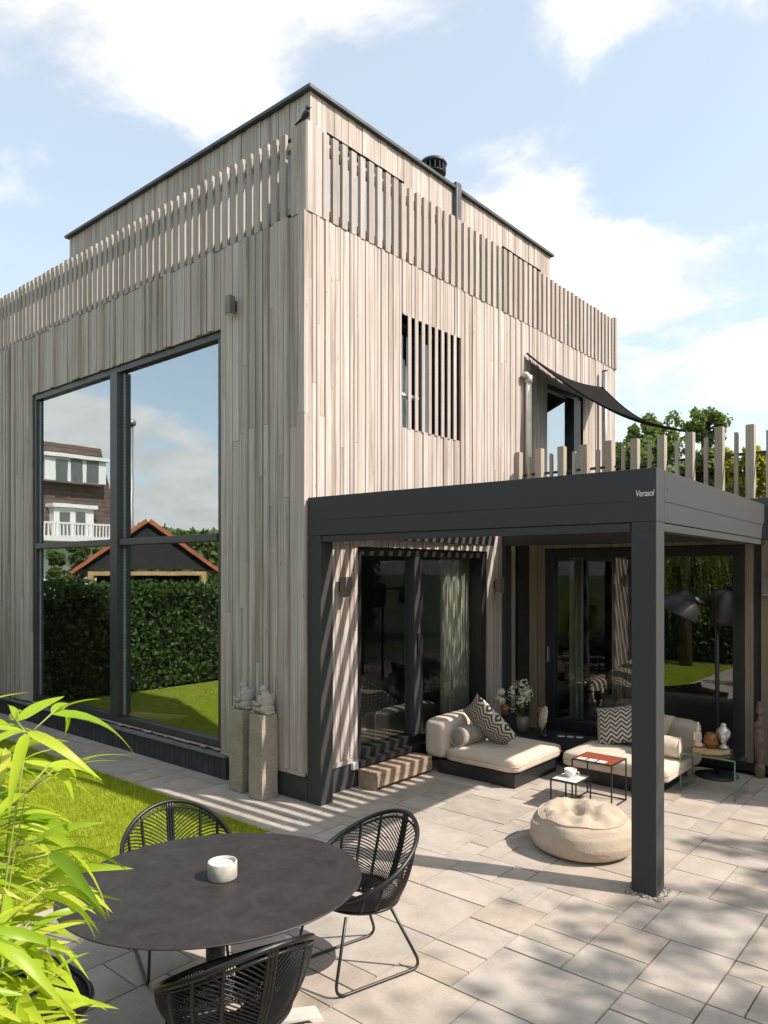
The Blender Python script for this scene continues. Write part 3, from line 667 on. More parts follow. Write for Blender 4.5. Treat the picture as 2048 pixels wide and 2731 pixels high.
# ------------------------------------------------------------------ pergola
perg = empty('pergola', (0, 0, 0), R(2.1), 'anthracite aluminium louvred pergola attached to the house', 'pergola')
PX, PY, PB, PT, PW = 3.275, 3.86, 2.48, 2.905, .17
for (x, y) in ((.012, .0), (PX - PW, .0), (.012, PY - PW - .16)):
    pw = PW
    local('post', MB().box(x, x + pw, y, y + pw, -.0, PB - .002), M['pergola'], perg, bevel=.004)
def beam(x0, x1, y0, y1): return local('beam', MB().box(x0, x1, y0, y1, PB + .062, PT), M['pergola'], perg, bevel=.003)
def lipb(x0, x1, y0, y1, g=.006): return local('screen_bar', MB().box(x0 + g, x1 - g, y0 + g, y1 - g, PB + .002, PB + .056), M['pergola'], perg, bevel=.003)
beam(.012, PX, .0, PW); lipb(.012 + PW + .004, PX - PW - .004, .0, .10)
beam(PX - PW, PX, PW + .0015, PY - .16); lipb(PX - .10, PX, PW + .002, PY - PW - .17)
beam(.012, PX - PW - .0015, PY - PW - .16, PY - .16); beam(.012, .012 + .11, PW + .0015, PY - PW - .163)
for (x, y) in ((.012, .0), (PX - PW, .0), (.012, PY - PW - .16)):
    local('post_head', MB().box(x + .002, x + PW - .002, y + .002, y + PW - .002, PB - .001, PB + .061), M['pergola'], perg)
local('seam', MB().box(PX + .0, PX + .0012, PW + .004, PY - .17, PB + .205, PB + .209), M['black_metal'], perg)
local('seam', MB().box(PW + .03, PX - PW - .01, -.0012, .0, PB + .205, PB + .209), M['black_metal'], perg)
local('seam', MB().box(.045 + .0, .048, -.0012, .0, .01, PT - .01), M['black_metal'], perg)
y = PW + .06
while y < PY - PW - .2:
    mtx = Matrix.Translation((PX / 2 - .02, y, 2.77)) @ Matrix.Rotation(R(100), 4, 'X')
    local('louvre', MB().obox(mtx, PX - .36, .155, .016), M['pergola'], perg); y += .157
local('drain_hole', MB().lathe([(.0, 0), (.016, 0), (.016, .002), (.0, .002)], n=14, mtx=TM((PX + .0002, PW * .35, .075)) @ Matrix.Rotation(R(90), 4, 'Y')), M['black_metal'], perg)
for z in (PB + .10, PB + .30):
    local('bolt', MB().lathe([(.0, 0), (.008, 0), (.007, .003), (.0, .003)], n=10, mtx=TM((PX + .0002, PW + .06, z)) @ Matrix.Rotation(R(90), 4, 'Y')), M['zinc'], perg)
# maker's mark near the top of the corner post
fc = bpy.data.curves.new('lettering', 'FONT'); fc.body = 'Verasol'; fc.size = .062; fc.extrude = .0008; fc.shear = .25; fc.space_character = .92
tmp = bpy.data.objects.new('lettering_tmp', fc); col.objects.link(tmp); dg = bpy.context.evaluated_depsgraph_get(); lm = bpy.data.meshes.new_from_object(tmp.evaluated_get(dg)); bpy.data.objects.remove(tmp)
lo = bpy.data.objects.new('lettering', lm); lm.materials.clear(); lm.materials.append(M['white']); col.objects.link(lo); lo.parent = perg; xs = [v.co.x for v in lm.vertices]
lo.rotation_euler = (R(90), 0, 0); lo.location = (PX - .015 - max(xs), -.0012, PB + .235); lo.scale = (.72, 1, 1); lo.location.x = PX - .012 - .72 * max(xs)
gr = MB(); 
for k in range(150):
    a = random.uniform(0, 6.28); r = random.uniform(.0, .05); x = random.choice([PX - PW - r, PX + r]) if k % 2 else random.uniform(PX - PW - .04, PX + .05); y = random.uniform(-.05, PW + .05) if k % 2 else random.choice([-r, PW + r])
    pr_ = Matrix.Rotation(R(2.1), 3, 'Z') @ Vector((x, y, .006)); gr.ell(pr_, (random.uniform(.005, .011),) * 2 + (.006,), 6, 4)
tag(gr.build('post_gravel', M['gravel']), 'grey pebbles packed round the foot of the front post', 'gravel', kind='stuff')

# ------------------------------------------------------------------ terrace furniture
def RX(a): return Matrix.Rotation(R(a), 4, 'X')
def RY(a): return Matrix.Rotation(R(a), 4, 'Y')
def RZ(a): return Matrix.Rotation(R(a), 4, 'Z')
st = empty('wooden_step', (.15, 1.15, 0), 0, 'low hardwood step in front of the sliding door', 'step')
for k in range(3): MB().box(.015 + k * .09, .099 + k * .09, .70, 1.62, .15, .185).build('board', M['step_wood'], st, bevel=.004)
MB().box(.255, .283, .705, 1.615, .035, .1485).build('riser', M['step_wood'], st, bevel=.003)
for y0 in (.702, 1.588): MB().box(.02, .254, y0, y0 + .03, .0, .1485).build('side_panel', M['step_wood'], st, bevel=.003)

def daybed(loc, label): return empty('daybed', loc, 0, label, 'daybed', 'cream outdoor daybeds under the pergola')
d1 = daybed((.8, 2.1, 0), 'cream daybed nearest the sliding door with backrest block on left')
MB().box(.32, 1.28, 1.67, 2.58, .0, .145).build('platform', M['black_metal'], d1, bevel=.004)
rbox(.44, 1.325, 1.63, 2.64, .147, .30, .055, .022, 1).build('seat_cushion', M['cream'], d1, True)
rbox(.14, .438, 1.635, 2.63, .15, .575, .08, .015, 2).build('back_cushion', M['cream'], d1, True)
def stitch(par, x0, x1, y0, y1, z, r=.03):
    pts = rounded3([(x0, y0, z), (x1, y0, z), (x1, y1, z), (x0, y1, z)], .06); MB().tube(pts, .0045, 5, True).build('piping', M['taupe'], par, True)
def rounded3(c, r):
    out_ = []; n = len(c)
    for i in range(n):
        a, b, d = Vector(c[i - 1]), Vector(c[i]), Vector(c[(i + 1) % n]); u = (a - b).normalized() * r; v = (d - b).normalized() * r
        for k in range(6): t_ = k / 5; out_.append((b + u) * (1 - t_) ** 2 + b * 2 * t_ * (1 - t_) + (b + v) * t_ ** 2)
    return out_
stitch(d1, .44, 1.325, 1.63, 2.64, .222)
d2 = daybed((2.0, 2.8, 0), 'cream daybed behind the front post with long back cushion')
MB().box(1.50, 2.46, 2.36, 3.28, .0, .145).build('platform', M['black_metal'], d2, bevel=.004)
rbox(1.49, 2.60, 2.27, 3.05, .147, .31, .055, .022, 3).build('seat_cushion', M['cream'], d2, True)
stitch(d2, 1.49, 2.60, 2.27, 3.05, .228)
rbox(1.52, 2.62, 3.04, 3.30, .15, .62, .08, .015, 4).build('back_cushion', M['taupe'], d2, True)
def bolster(x, y, z, rz, L, r, label, mat):
    e = empty('bolster', (x, y, z), 0, label, 'cushion'); mtx = TM((x, y, z)) @ RZ(rz) @ RY(90)
    prof = [(0.002, -L / 2 - .02), (r * .6, -L / 2 - .012), (r * .93, -L / 2), (r, -L / 2 + .03), (r * 1.02, 0), (r, L / 2 - .03), (r * .93, L / 2), (r * .6, L / 2 + .012), (.002, L / 2 + .02)]
    MB().lathe(prof, n=28, mtx=mtx).build('body', mat, e, True)
    for s_ in (-1, 1): MB().tube([mtx @ Vector((r * .95 * math.cos(a), r * .95 * math.sin(a), s_ * L / 2)) for a in np.linspace(0, 6.283, 28, endpoint=False)], .006, 6, True).build('piping', M['cream'], e, True)
    MB().lathe([(.0, -.004), (.02, -.004), (.02, .004), (0, .004)], n=12, mtx=mtx @ TM((0, 0, -L / 2 - .02))).build('button', mat, e)
bolster(.56, 1.93, .405, 85, .42, .105, 'grey speckled bolster lying against the left daybed back', M['bolster'])
bolster(2.40, 2.70, .425, 10, .34, .105, 'pale bolster at the right end of the far daybed', M['cream'])
z1 = pillow('scatter_cushion', M['zigzag'], None, .62, .48, .16, TM((.76, 2.02, .545)) @ RZ(12) @ RY(38) @ RX(-52) @ RZ(8)); tag(z1, 'black and cream zigzag cushion leaning on the left daybed', 'cushion')
z2 = pillow('scatter_cushion', M['zigzag'], None, .54, .44, .15, TM((1.88, 2.90, .54)) @ RX(62) @ RZ(14)); tag(z2, 'black and cream zigzag cushion on the far daybed behind post', 'cushion')

z3 = pillow('scatter_cushion', M['taupe'], None, .46, .42, .15, TM((2.16, 2.93, .53)) @ RX(64) @ RZ(-10)); tag(z3, 'plain taupe cushion behind the front post on far daybed', 'cushion')
# low black corner table with its things
ct = empty('corner_table', (.8, 3.1, 0), 0, 'low black coffee table in the corner between the daybeds', 'table')
MB().box(.28, 1.42, 2.72, 3.40, .20, .24).build('top', M['black_metal'], ct, bevel=.004)
for x in (.31, 1.36):
    for y in (2.75, 3.34): MB().box(x, x + .04, y, y + .04, 0, .199).build('leg', M['black_metal'], ct)
vz = .241
va = empty('flower_vase', (.55, 3.12, vz), 0, 'pink glass vase of white hydrangea blooms on the corner table', 'vase')
MB().lathe([(.045, vz), (.075, vz + .005), (.085, vz + .10), (.08, vz + .19), (.074, vz + .19), (.078, vz + .1), (.06, vz + .01)], (.55, 3.12, 0), 28).build('vase', M['vase'], va, True)
fl = MB(); stem = MB(); lf = MB()
for k, (bx, by, bz, br) in enumerate([(.55, 3.12, .80, .10), (.47, 3.06, .72, .09), (.62, 3.10, .70, .095), (.52, 3.20, .68, .09), (.58, 3.05, .62, .08), (.28, 3.05, .70, .06), (.25, 3.02, .62, .055), (.32, 3.0, .60, .05)]):
    stem.tube([(.55, 3.12, vz + .15), ((bx + .55) / 2, (by + 3.12) / 2, bz - .10), (bx, by, bz - .03)], .005, 5)
    for i in range(46):
        d = Vector((random.gauss(0, 1), random.gauss(0, 1), random.gauss(0, 1) + .2)).normalized(); c_ = Vector((bx, by, bz)) + d * br * random.uniform(.7, 1.0)
        u = d.orthogonal().normalized(); v_ = d.cross(u); s_ = random.uniform(.013, .02); fl.add([c_ + u * s_ + d * .004, c_ + v_ * s_, c_ - u * s_ + d * .004, c_ - v_ * s_], [(0, 1, 2, 3)])
for k in range(26):
    a = random.uniform(0, 6.28); p0 = Vector((.55, 3.12, random.uniform(.45, .6))); d = Vector((math.cos(a), math.sin(a), random.uniform(-.1, .7))).normalized(); L = random.uniform(.10, .2); s_ = d.cross(Vector((0, 0, 1))).normalized() * .022
    lf.add([p0, p0 + d * L * .5 + s_, p0 + d * L - Vector((0, 0, .03)), p0 + d * L * .5 - s_], [(0, 1, 2, 3)])
tag(fl.build('blossom', M['petal'], va), kind='stuff'); stem.build('stem', M['culm'], va, True); tag(lf.build('foliage', M['hedge'], va), kind='stuff')
for (x, y, lab) in ((.345, 3.05, 'amber glass candle holder on black stem left of the vase'), (.78, 3.16, 'amber glass candle holder on black stem right of the vase')):
    e = empty('candle_holder', (x, y, vz), 0, lab, 'candle holder', 'amber candle holders')
    MB().lathe([(.055, vz), (.055, vz + .012), (.02, vz + .02), (.03, vz + .06), (.02, vz + .10), (.032, vz + .14), (.02, vz + .17), (.045, vz + .195)], (x, y, 0), 20).build('stand', M['black_metal'], e, True)
    MB().lathe([(.042, vz + .196), (.05, vz + .2), (.053, vz + .31), (.049, vz + .31), (.046, vz + .21), (.0, vz + .205)], (x, y, 0), 24).build('cup', M['amber'], e, True)
sh = empty('shell_ornament', (.90, 3.02, vz), 0, 'round cream shell on a dark stand on the corner table', 'ornament')
MB().lathe([(.06, vz), (.06, vz + .03), (.02, vz + .035), (.018, vz + .09)], (.90, 3.02, 0), 18).build('stand', M['black_metal'], sh, True)
mt = TM((.90, 3.02, vz + .22)) @ RZ(-50) @ RX(78)
sp = MB(); vs = []; fs = []
for i in range(9):
    for k in range(40): a = 2 * math.pi * k / 40; r = .125 * i / 8 * (1 + .03 * math.sin(a * 14)); vs.append(mt @ Vector((r * math.cos(a) * .95, r * math.sin(a) * 1.1, .05 * (1 - (i / 8) ** 2) + .006 * math.sin(a * 14) * i / 8)))
for i in range(8):
    for k in range(40): fs.append((i * 40 + k, i * 40 + (k + 1) % 40, (i + 1) * 40 + (k + 1) % 40, (i + 1) * 40 + k))
sp.v = vs; sp.f = fs; o = sp.build('shell', M['shell'], sh, True); s_ = o.modifiers.new('t', 'SOLIDIFY'); s_.thickness = .012
for k, (x, y) in enumerate(((1.04, 3.16), (1.14, 3.20), (1.24, 3.24))):
    o = MB().lathe([(.0, vz), (.042, vz), (.045, vz + .006), (.045, vz + .010), (.0, vz + .011)], (x, y, 0), 20).build('coaster', M['porcelain'], None, True)
    tag(o, ('cream coaster beside the shell ornament', 'middle cream coaster of three on the corner table', 'cream coaster nearest the far daybed on corner table')[k], 'coaster', 'coasters on the corner table')

# nesting wire tables
def wire_table(x0, x1, y0, y1, h, label, topmat, tray=False):
    e = empty('side_table', ((x0 + x1) / 2, (y0 + y1) / 2, 0), 0, label, 'side table', 'nesting wire side tables'); t_ = .012
    for x in (x0, x1 - t_):
        for y in (y0, y1 - t_): MB().box(x, x + t_, y, y + t_, 0, h).build('leg', M['black_metal'], e)
    for z in (.0, h - t_):
        m = MB()
        for y in (y0, y1 - t_): m.box(x0 + t_, x1 - t_, y + .0005, y + t_ - .0005, z + .0005, z + t_ - .0005)
        for x in (x0, x1 - t_): m.box(x + .0005, x + t_ - .0005, y0 + t_, y1 - t_, z + .0005, z + t_ - .0005)
        m.build('rail', M['black_metal'], e)
    MB().box(x0 + .013, x1 - .013, y0 + .013, y1 - .013, h - .010, h + .001).build('top', topmat, e)
    return e
wire_table(1.81, 2.075, 1.41, 1.73, .262, 'smaller black wire side table holding the white cup', M['marble'])
tt = wire_table(1.885, 2.29, 1.70, 2.05, .405, 'taller black wire side table with red brown top', M['red_tray'])
for x in (1.93, 2.03, 2.13): MB().box(x, x + .075, 1.712, 1.80, .4062, .410).build('inlay', M['porcelain'], tt)
cp = empty('cup', (1.93, 1.59, .263), 0, 'white porcelain cup on the smaller wire table', 'cup')
MB().lathe([(.03, .2635), (.045, .265), (.056, .30), (.058, .335), (.053, .335), (.05, .3), (.0, .275)], (1.93, 1.59, 0), 28).build('bowl', M['porcelain'], cp, True)
MB().tube([(1.985, 1.59, .32), (2.012, 1.595, .315), (2.012, 1.595, .29), (1.983, 1.59, .283)], .006, 6).build('handle', M['porcelain'], cp, True)
MB().lathe([(.0, .2631), (.07, .2633), (.074, .268), (.0, .2634)], (1.93, 1.59, 0), 28).build('saucer', M['porcelain'], cp, True)

# beanbag
bb = empty('beanbag', (2.50, .64, 0), 0, 'round sand coloured beanbag pouf on the paving behind the post', 'beanbag')
vs = []; fs = []; nb, mb_ = 64, 34
def bag(a, t):
    prof = [(0, .0), (.31, .0), (.385, .04), (.41, .11), (.40, .19), (.37, .245), (.34, .275), (.26, .305), (.14, .312), (.0, .305)]
    x = t * (len(prof) - 1); i = min(int(x), len(prof) - 2); f = x - i; f = f * f * (3 - 2 * f) * .4 + f * .6
    r = prof[i][0] * (1 - f) + prof[i + 1][0] * f; z = prof[i][1] * (1 - f) + prof[i + 1][1] * f
    wv = .5 + .5 * math.sin(3 * a + 1.0); side = max(0, 1 - abs(t - .5) * 3)
    r *= 1 + side * (.025 * math.sin(5 * a + t * 4) + .02 * mnoise.noise(Vector((math.cos(a) * 2, math.sin(a) * 2, t * 4))))
    x_, y_ = r * math.cos(a), r * math.sin(a); 
    if t > .6:
        k = min(1, (t - .6) / .15); z += k * (.055 * mnoise.noise(Vector((x_ * 7 + 3, y_ * 7, 1.7))) + .03 * mnoise.noise(Vector((x_ * 14, y_ * 14, .3))) - .07 * math.exp(-((x_ + .12) ** 2 + (y_ + .02) ** 2) / .008) - .05 * math.exp(-((x_ - .02) ** 2 + (y_ + .10) ** 2) / .004) + .05 * (y_ + .1))
    if .5 < t < .75: z -= .03 * math.exp(-((a - 3.6) % 6.283 - 0) ** 2 / .3)
    return Vector((2.50 + x_, .64 + y_, max(z, 0)))
for i in range(mb_ + 1):
    for k in range(nb): vs.append(bag(2 * math.pi * k / nb, i / mb_))
for i in range(mb_):
    for k in range(nb): fs.append((i * nb + k, i * nb + (k + 1) % nb, (i + 1) * nb + (k + 1) % nb, (i + 1) * nb + k))
m_ = MB(); m_.v = vs; m_.f = fs; bo = m_.build('bag', M['bag'], bb, True)
MB().tube([bag(2 * math.pi * k / 90, .655) + Vector((0, 0, .003)) for k in range(90)], .006, 6, True).build('seam_piping', M['bag'], bb, True)

# glass table, board and things on it
gt = empty('glass_table', (2.85, 3.0, 0), 0, 'clear glass waterfall side table right of the front post', 'table')
gh = .39; X0, X1, Y0, Y1 = 2.58, 3.10, 2.68, 3.16
MB().box(X0, X1, Y0, Y1, gh - .012, gh).build('top', M['clear'], gt); MB().box(X0, X0 + .012, Y0, Y1, 0, gh - .0125).build('side_panel', M['clear'], gt); MB().box(X1 - .012, X1, Y0, Y1, 0, gh - .0125).build('side_panel', M['clear'], gt)
ge = mk_plain('glass_edge', (.10, .20, .16), .15)
e_ = MB().box(X0, X0 + .012, Y0 - .002, Y0 - .0003, 0, gh).box(X1 - .012, X1, Y0 - .002, Y0 - .0003, 0, gh).box(X0 + .012, X1 - .012, Y0 - .002, Y0 - .0003, gh - .012, gh); e_.build('polished_edge', ge, gt)
pb = [(2.67, 2.78), (2.80, 2.74), (2.93, 2.80), (2.99, 2.92), (2.94, 3.06), (2.83, 3.02), (2.74, 3.08), (2.65, 2.95)]
o = MB().prism([(x, y, gh + .001) for x, y in pb], (0, 0, .035)).build('wood_slab', M['oak'], None, bevel=.006); tag(o, 'irregular pale wood slab lying on the glass table', 'board')
zb = gh + .037
def figure(name, parts, mat, label, cat, voxel=.006):
    e = empty(name, parts[0][0], 0, label, cat); m = MB()
    for c_, r in parts: m.ell(c_, r, 14, 10)
    o = m.build('body', mat, e); rm = o.modifiers.new('remesh', 'REMESH'); rm.mode = 'VOXEL'; rm.voxel_size = voxel; rm.use_smooth_shade = True; sm = o.modifiers.new('smooth', 'SMOOTH'); sm.factor = .5; sm.iterations = 2
    return e
x, y = 2.92, 2.94
figure('bust', [((x, y, zb + .02), (.05, .045, .025)), ((x, y, zb + .06), (.028, .028, .05)), ((x, y, zb + .13), (.05, .055, .065)), ((x, y - .05, zb + .12), (.012, .02, .018)), ((x, y, zb + .18), (.058, .06, .05)), ((x - .04, y, zb + .16), (.03, .03, .045)), ((x + .04, y, zb + .16), (.03, .03, .045)), ((x, y, zb + .235), (.03, .03, .03)), ((x, y - .03, zb + .08), (.018, .02, .02))], M['silver'], 'silver head bust on the wood slab on the glass table', 'bust', .005)
x, y = 2.70, 2.86
figure('figurine', [((x, y, zb + .03), (.05, .04, .03)), ((x, y, zb + .10), (.035, .03, .07)), ((x - .03, y - .02, zb + .11), (.012, .014, .05)), ((x + .03, y - .02, zb + .11), (.012, .014, .05)), ((x, y, zb + .19), (.024, .026, .032)), ((x, y, zb + .235), (.013, .013, .025))], M['shell'], 'small seated figurine on the wood slab left side', 'figurine', .004)
av = empty('amber_bowl', (2.81, 2.92, zb), 0, 'amber glass bowl between figurine and silver bust', 'bowl')
MB().lathe([(.03, zb), (.05, zb + .003), (.075, zb + .06), (.06, zb + .13), (.05, zb + .15), (.045, zb + .15), (.055, zb + .12), (.065, zb + .06), (.0, zb + .02)], (2.81, 2.92, 0), 28).build('bowl', M['amber'], av, True)

# floor lamp
fl_ = empty('floor_lamp', (2.70, 3.50, 0), 0, 'tall black floor lamp with big dome shade behind the glass table', 'lamp')
MB().lathe([(.0, 0), (.22, 0), (.22, .015), (.03, .022), (.0, .022)], (2.70, 3.50, 0), 36).build('base', M['black_metal'], fl_, True)
MB().tube([(2.70, 3.50, .02), (2.70, 3.50, 1.93)], .022, 12).build('pole', M['black_metal'], fl_, True)
MB().lathe([(.09, 1.62), (.11, 1.70), (.11, 1.95), (.085, 2.0), (.03, 2.02)], (2.76, 3.50, 0), 24).build('counterweight', M['black_metal'], fl_, True)
MB().tube([(2.70, 3.48, 1.90), (2.57, 3.30, 1.93), (2.52, 3.22, 1.90)], .016, 8).build('arm', M['black_metal'], fl_, True)
MB().tube([(2.545, 3.26, 1.925), (2.585, 3.32, 1.875)], .018, 8).build('joint', M['silver'], fl_, True)
hm = TM((2.42, 3.12, 1.80)) @ RZ(28) @ RY(28) @ Matrix.Scale(1.3, 4)
MB().lathe([(.0, .17), (.05, .165), (.06, .13), (.11, .10), (.155, .04), (.17, -.03), (.172, -.045), (.165, -.045), (.15, .035), (.10, .09), (.0, .12)], n=36, mtx=hm).build('shade', M['black_metal'], fl_, True)
# carved post figure
e = figure('wood_sculpture', [((3.07, 3.72, .08), (.055, .05, .10)), ((3.07, 3.72, .25), (.05, .045, .16)), ((3.07, 3.72, .43), (.055, .048, .15)), ((3.035, 3.70, .42), (.018, .02, .15)), ((3.105, 3.70, .42), (.018, .02, .15)), ((3.07, 3.72, .56), (.065, .045, .05)), ((3.07, 3.72, .62), (.028, .028, .05)), ((3.07, 3.715, .72), (.042, .046, .06)), ((3.07, 3.68, .70), (.012, .02, .02)), ((3.07, 3.725, .77), (.036, .04, .05))], M['old_wood'], 'tall carved wooden figure standing against the wing wall at right', 'sculpture', .006)

# stone monkeys on granite pillars
def monkey(cx_, cy_, h, sgn, label):
    e = empty('stone_statue', (cx_, cy_, 0), 0, label, 'statue', 'pair of carved statues by the house corner')
    bm = bmesh.new(); bmesh.ops.create_cube(bm, size=1); bmesh.ops.subdivide_edges(bm, edges=bm.edges[:], cuts=7, use_grid_fill=True)
    for v in bm.verts:
        k = .104 - .006 * (v.co.z + .5); p = Vector((cx_ + v.co.x * 2 * k, cy_ + v.co.y * 2 * k, (v.co.z + .5) * h)); nn = mnoise.noise(p * 9); p += Vector((nn, mnoise.noise(p * 9 + Vector((5, 0, 0))), 0)) * .006
        if p.z > h - .06: p.x = cx_ + (p.x - cx_) * .96; p.y = cy_ + (p.y - cy_) * .96
        v.co = p
    me = bpy.data.meshes.new('pillar'); bm.to_mesh(me); bm.free(); o = bpy.data.objects.new('pillar', me); me.materials.append(M['granite']); fin(o, e, False, .008)
    q = Vector((cx_ + .0, cy_ + .01, h)); f = lambda dx, dy, dz, r: (q + Vector((dx * sgn, dy, dz)), r)
    P_ = [f(.04, 0, .05, (.062, .088, .06)), f(.045, 0, .115, (.05, .078, .07)), f(.035, 0, .165, (.045, .082, .032)), f(.015, 0, .195, (.038, .05, .03)), f(-.004, -.004, .236, (.037, .038, .043)), f(-.034, -.008, .224, (.024, .022, .018)), f(-.026, -.008, .252, (.018, .032, .008)), f(.0, -.04, .235, (.012, .009, .014)),
          f(.03, -.088, .145, (.02, .018, .05)), f(.0, -.098, .105, (.03, .016, .018)), f(-.04, -.085, .10, (.032, .015, .014)), f(-.075, -.06, .112, (.022, .02, .013)), f(.03, .088, .145, (.02, .018, .05)), f(-.03, .085, .10, (.05, .015, .015)),
          f(-.015, -.075, .05, (.05, .022, .022)), f(-.06, -.07, .06, (.02, .022, .045)), f(-.085, -.066, .012, (.035, .019, .013)), f(-.015, .075, .05, (.05, .022, .022)), f(-.06, .07, .06, (.02, .022, .045)), f(-.085, .066, .012, (.035, .019, .013)),
          f(-.07, .0, .05, (.022, .026, .04)), f(-.085, -.004, .118, (.02, .021, .023)), f(-.103, -.006, .112, (.01, .011, .009)), f(.09, .0, .015, (.016, .07, .015))]
    m = MB()
    for c_, r in P_: m.ell(c_, r, 14, 10)
    o = m.build('monkey_carving', M['carving'], e); rm = o.modifiers.new('remesh', 'REMESH'); rm.mode = 'VOXEL'; rm.voxel_size = .0034; rm.use_smooth_shade = True; sm = o.modifiers.new('smooth', 'SMOOTH'); sm.factor = .3; sm.iterations = 1
monkey(-.805, -.115, .815, 1, 'seated monkey carving on granite pillar, left one nearer the window')
monkey(-.455, -.15, .815, 1, 'seated monkey carving on granite pillar, right one nearer the corner')

# ------------------------------------------------------------------ dining table and rattan chairs
TC = (2.235, -2.715)
dt = empty('dining_table', (TC[0], TC[1], 0), 0, 'round dark stone dining table in the foreground', 'table')
def oval(r1, r2, z, n=96): return [(TC[0] + r1 * math.cos(a) * .477 - r2 * math.sin(a) * .879, TC[1] + r1 * math.cos(a) * .879 + r2 * math.sin(a) * .477, z) for a in np.linspace(0, 2 * math.pi, n, endpoint=False)]
m = MB(); ls = [oval(.66, .585, .732), oval(.69, .612, .741), oval(.695, .617, .747), oval(.692, .614, .75)]
m.v = [p for l in ls for p in l]; n = 96
for i in range(3):
    for k in range(n): m.f.append((i * n + k, i * n + (k + 1) % n, (i + 1) * n + (k + 1) % n, (i + 1) * n + k))
m.f += [tuple(range(n))[::-1], tuple(3 * n + k for k in range(n))]; m.build('top', M['table_top'], dt)
MB().lathe([(.16, .70), (.16, .731)], (TC[0], TC[1], 0), 24).build('mounting_plate', M['black_metal'], dt)
MB().tube([(TC[0], TC[1], .05), (TC[0], TC[1], .70)], .045, 16).build('column', M['black_metal'], dt, True)
for a in (62, 152, 242, 332):
    d = Vector((math.cos(R(a)), math.sin(R(a)), 0)); s_ = Vector((-d.y, d.x, 0)); c0 = Vector((TC[0], TC[1], 0))
    pts = [c0 + d * .03 + Vector((0, 0, .075)), c0 + d * .50 + Vector((0, 0, .026)), c0 + d * .515, c0 + d * .46 + Vector((0, 0, .001)), c0 + d * .44 + Vector((0, 0, .018)), c0 + d * .03 + Vector((0, 0, .04))]
    MB().prism([p - s_ * .05 for p in pts], s_ * .10).build('foot', M['foot'], dt, bevel=.003)
cx2, cy2 = 2.235, -2.675
cn = empty('candle', (cx2, cy2, .75), 0, 'white candle in a concrete cup on the dining table', 'candle')
MB().lathe([(.0, .751), (.066, .751), (.069, .755), (.069, .826), (.067, .829), (.060, .829), (.0595, .815), (.0595, .80), (.0, .80)], (cx2, cy2, 0), 40).build('cup', M['concrete'], cn, True)
MB().lathe([(.0, .801), (.059, .801), (.059, .813), (.05, .815), (.0, .814)], (cx2, cy2, 0), 40).build('wax', M['wax'], cn, True); MB().tube([(cx2, cy2, .813), (cx2 + .002, cy2, .824)], .0015, 5).build('wick', M['black_metal'], cn)

# one chair in its own frame: front is -y
def chair_pt(ph, t):                          # ph: 0 front .. pi back, t: 0 seat centre .. 1 rim
    back = (1 - math.cos(ph)) / 2
    rim_r = .275 + .03 * math.sin(ph) ** 2 + .015 * back; zr = .455 + .335 * back ** 1.25
    if t < .5: r = rim_r * .78 * t / .5; z = .40 + .012 * (t / .5) ** 2
    else:
        k = (t - .5) / .5; r = rim_r * (.78 + .22 * math.sin(k * math.pi / 2)); z = .412 + (zr - .412) * (k ** 1.35)
    lean = .05 * max(0, (z - .45) / .3)
    return Vector((r * math.sin(ph), -r * math.cos(ph) + lean + .02, z))
chair0 = empty('rattan_chair', (0, 0, 0), 0, 'x', 'chair', 'black rattan chairs round the table')
local('rim', MB().tube([chair_pt(a, 1) for a in np.linspace(0, 2 * math.pi, 72, endpoint=False)], .013, 8, True).tube([chair_pt(a, .965) for a in np.linspace(0, 2 * math.pi, 72, endpoint=False)], .007, 6, True), M['rattan'], chair0, smooth=True)
for dphi in (-1.75, -1.35, -1.0, -.62, -.055, 0, .055, .62, 1.0, 1.35, 1.75):
    ph = math.pi + dphi; local('rib', MB().tube([chair_pt(ph, t_) + Vector((0, 0, .004)) for t_ in np.linspace(.1, 1, 20)], .009, 6), M['rattan'], chair0, smooth=True)
for dphi in (-1.1, -.55, 0, .55, 1.1): local('rib', MB().tube([chair_pt(dphi, t_) for t_ in np.linspace(.1, 1, 12)], .0075, 6), M['rattan'], chair0, smooth=True)
wv = MB()
for sgn in (-1, 1):
    t0 = -.55
    while t0 < .97:
        pts = []
        for d in np.linspace(0.05, 2.6, 34):
            t_ = t0 + .30 * d * (1 - .1 * d)
            if .12 <= t_ <= .985: pts.append(chair_pt(math.pi + sgn * d, t_))
        if len(pts) > 1: wv.tube(pts, .0040, 4, cap=False)
        t0 += .025
for t_ in np.linspace(.08, .46, 13): wv.tube([chair_pt(a, t_) for a in np.linspace(0, 2 * math.pi, 40, endpoint=False)], .0040, 4, True)
for k in range(26): ph = -.62 + 1.24 * k / 25; wv.tube([chair_pt(ph, t_) for t_ in np.linspace(.45, 1, 7)], .0040, 4, cap=False)
tag(local('weave', wv, M['rattan'], chair0, smooth=True), kind='stuff')
local('seat_ring', MB().tube([chair_pt(a, .5) - Vector((0, 0, .012)) for a in np.linspace(0, 2 * math.pi, 48, endpoint=False)], .009, 8, True), M['rod'], chair0, smooth=True)
def rounded(pts, r=.05, n=5):
    out_ = [Vector(pts[0])]
    for a, b, c in zip(pts[:-2], pts[1:-1], pts[2:]):
        a, b, c = Vector(a), Vector(b), Vector(c); u = (a - b).normalized() * min(r, (a - b).length / 2.1); v = (c - b).normalized() * min(r, (c - b).length / 2.1)
        for i in range(n + 1): s_ = i / n; out_.append((b + u) * (1 - s_) ** 2 + b * 2 * s_ * (1 - s_) + (b + v) * s_ ** 2)
    return out_ + [Vector(pts[-1])]
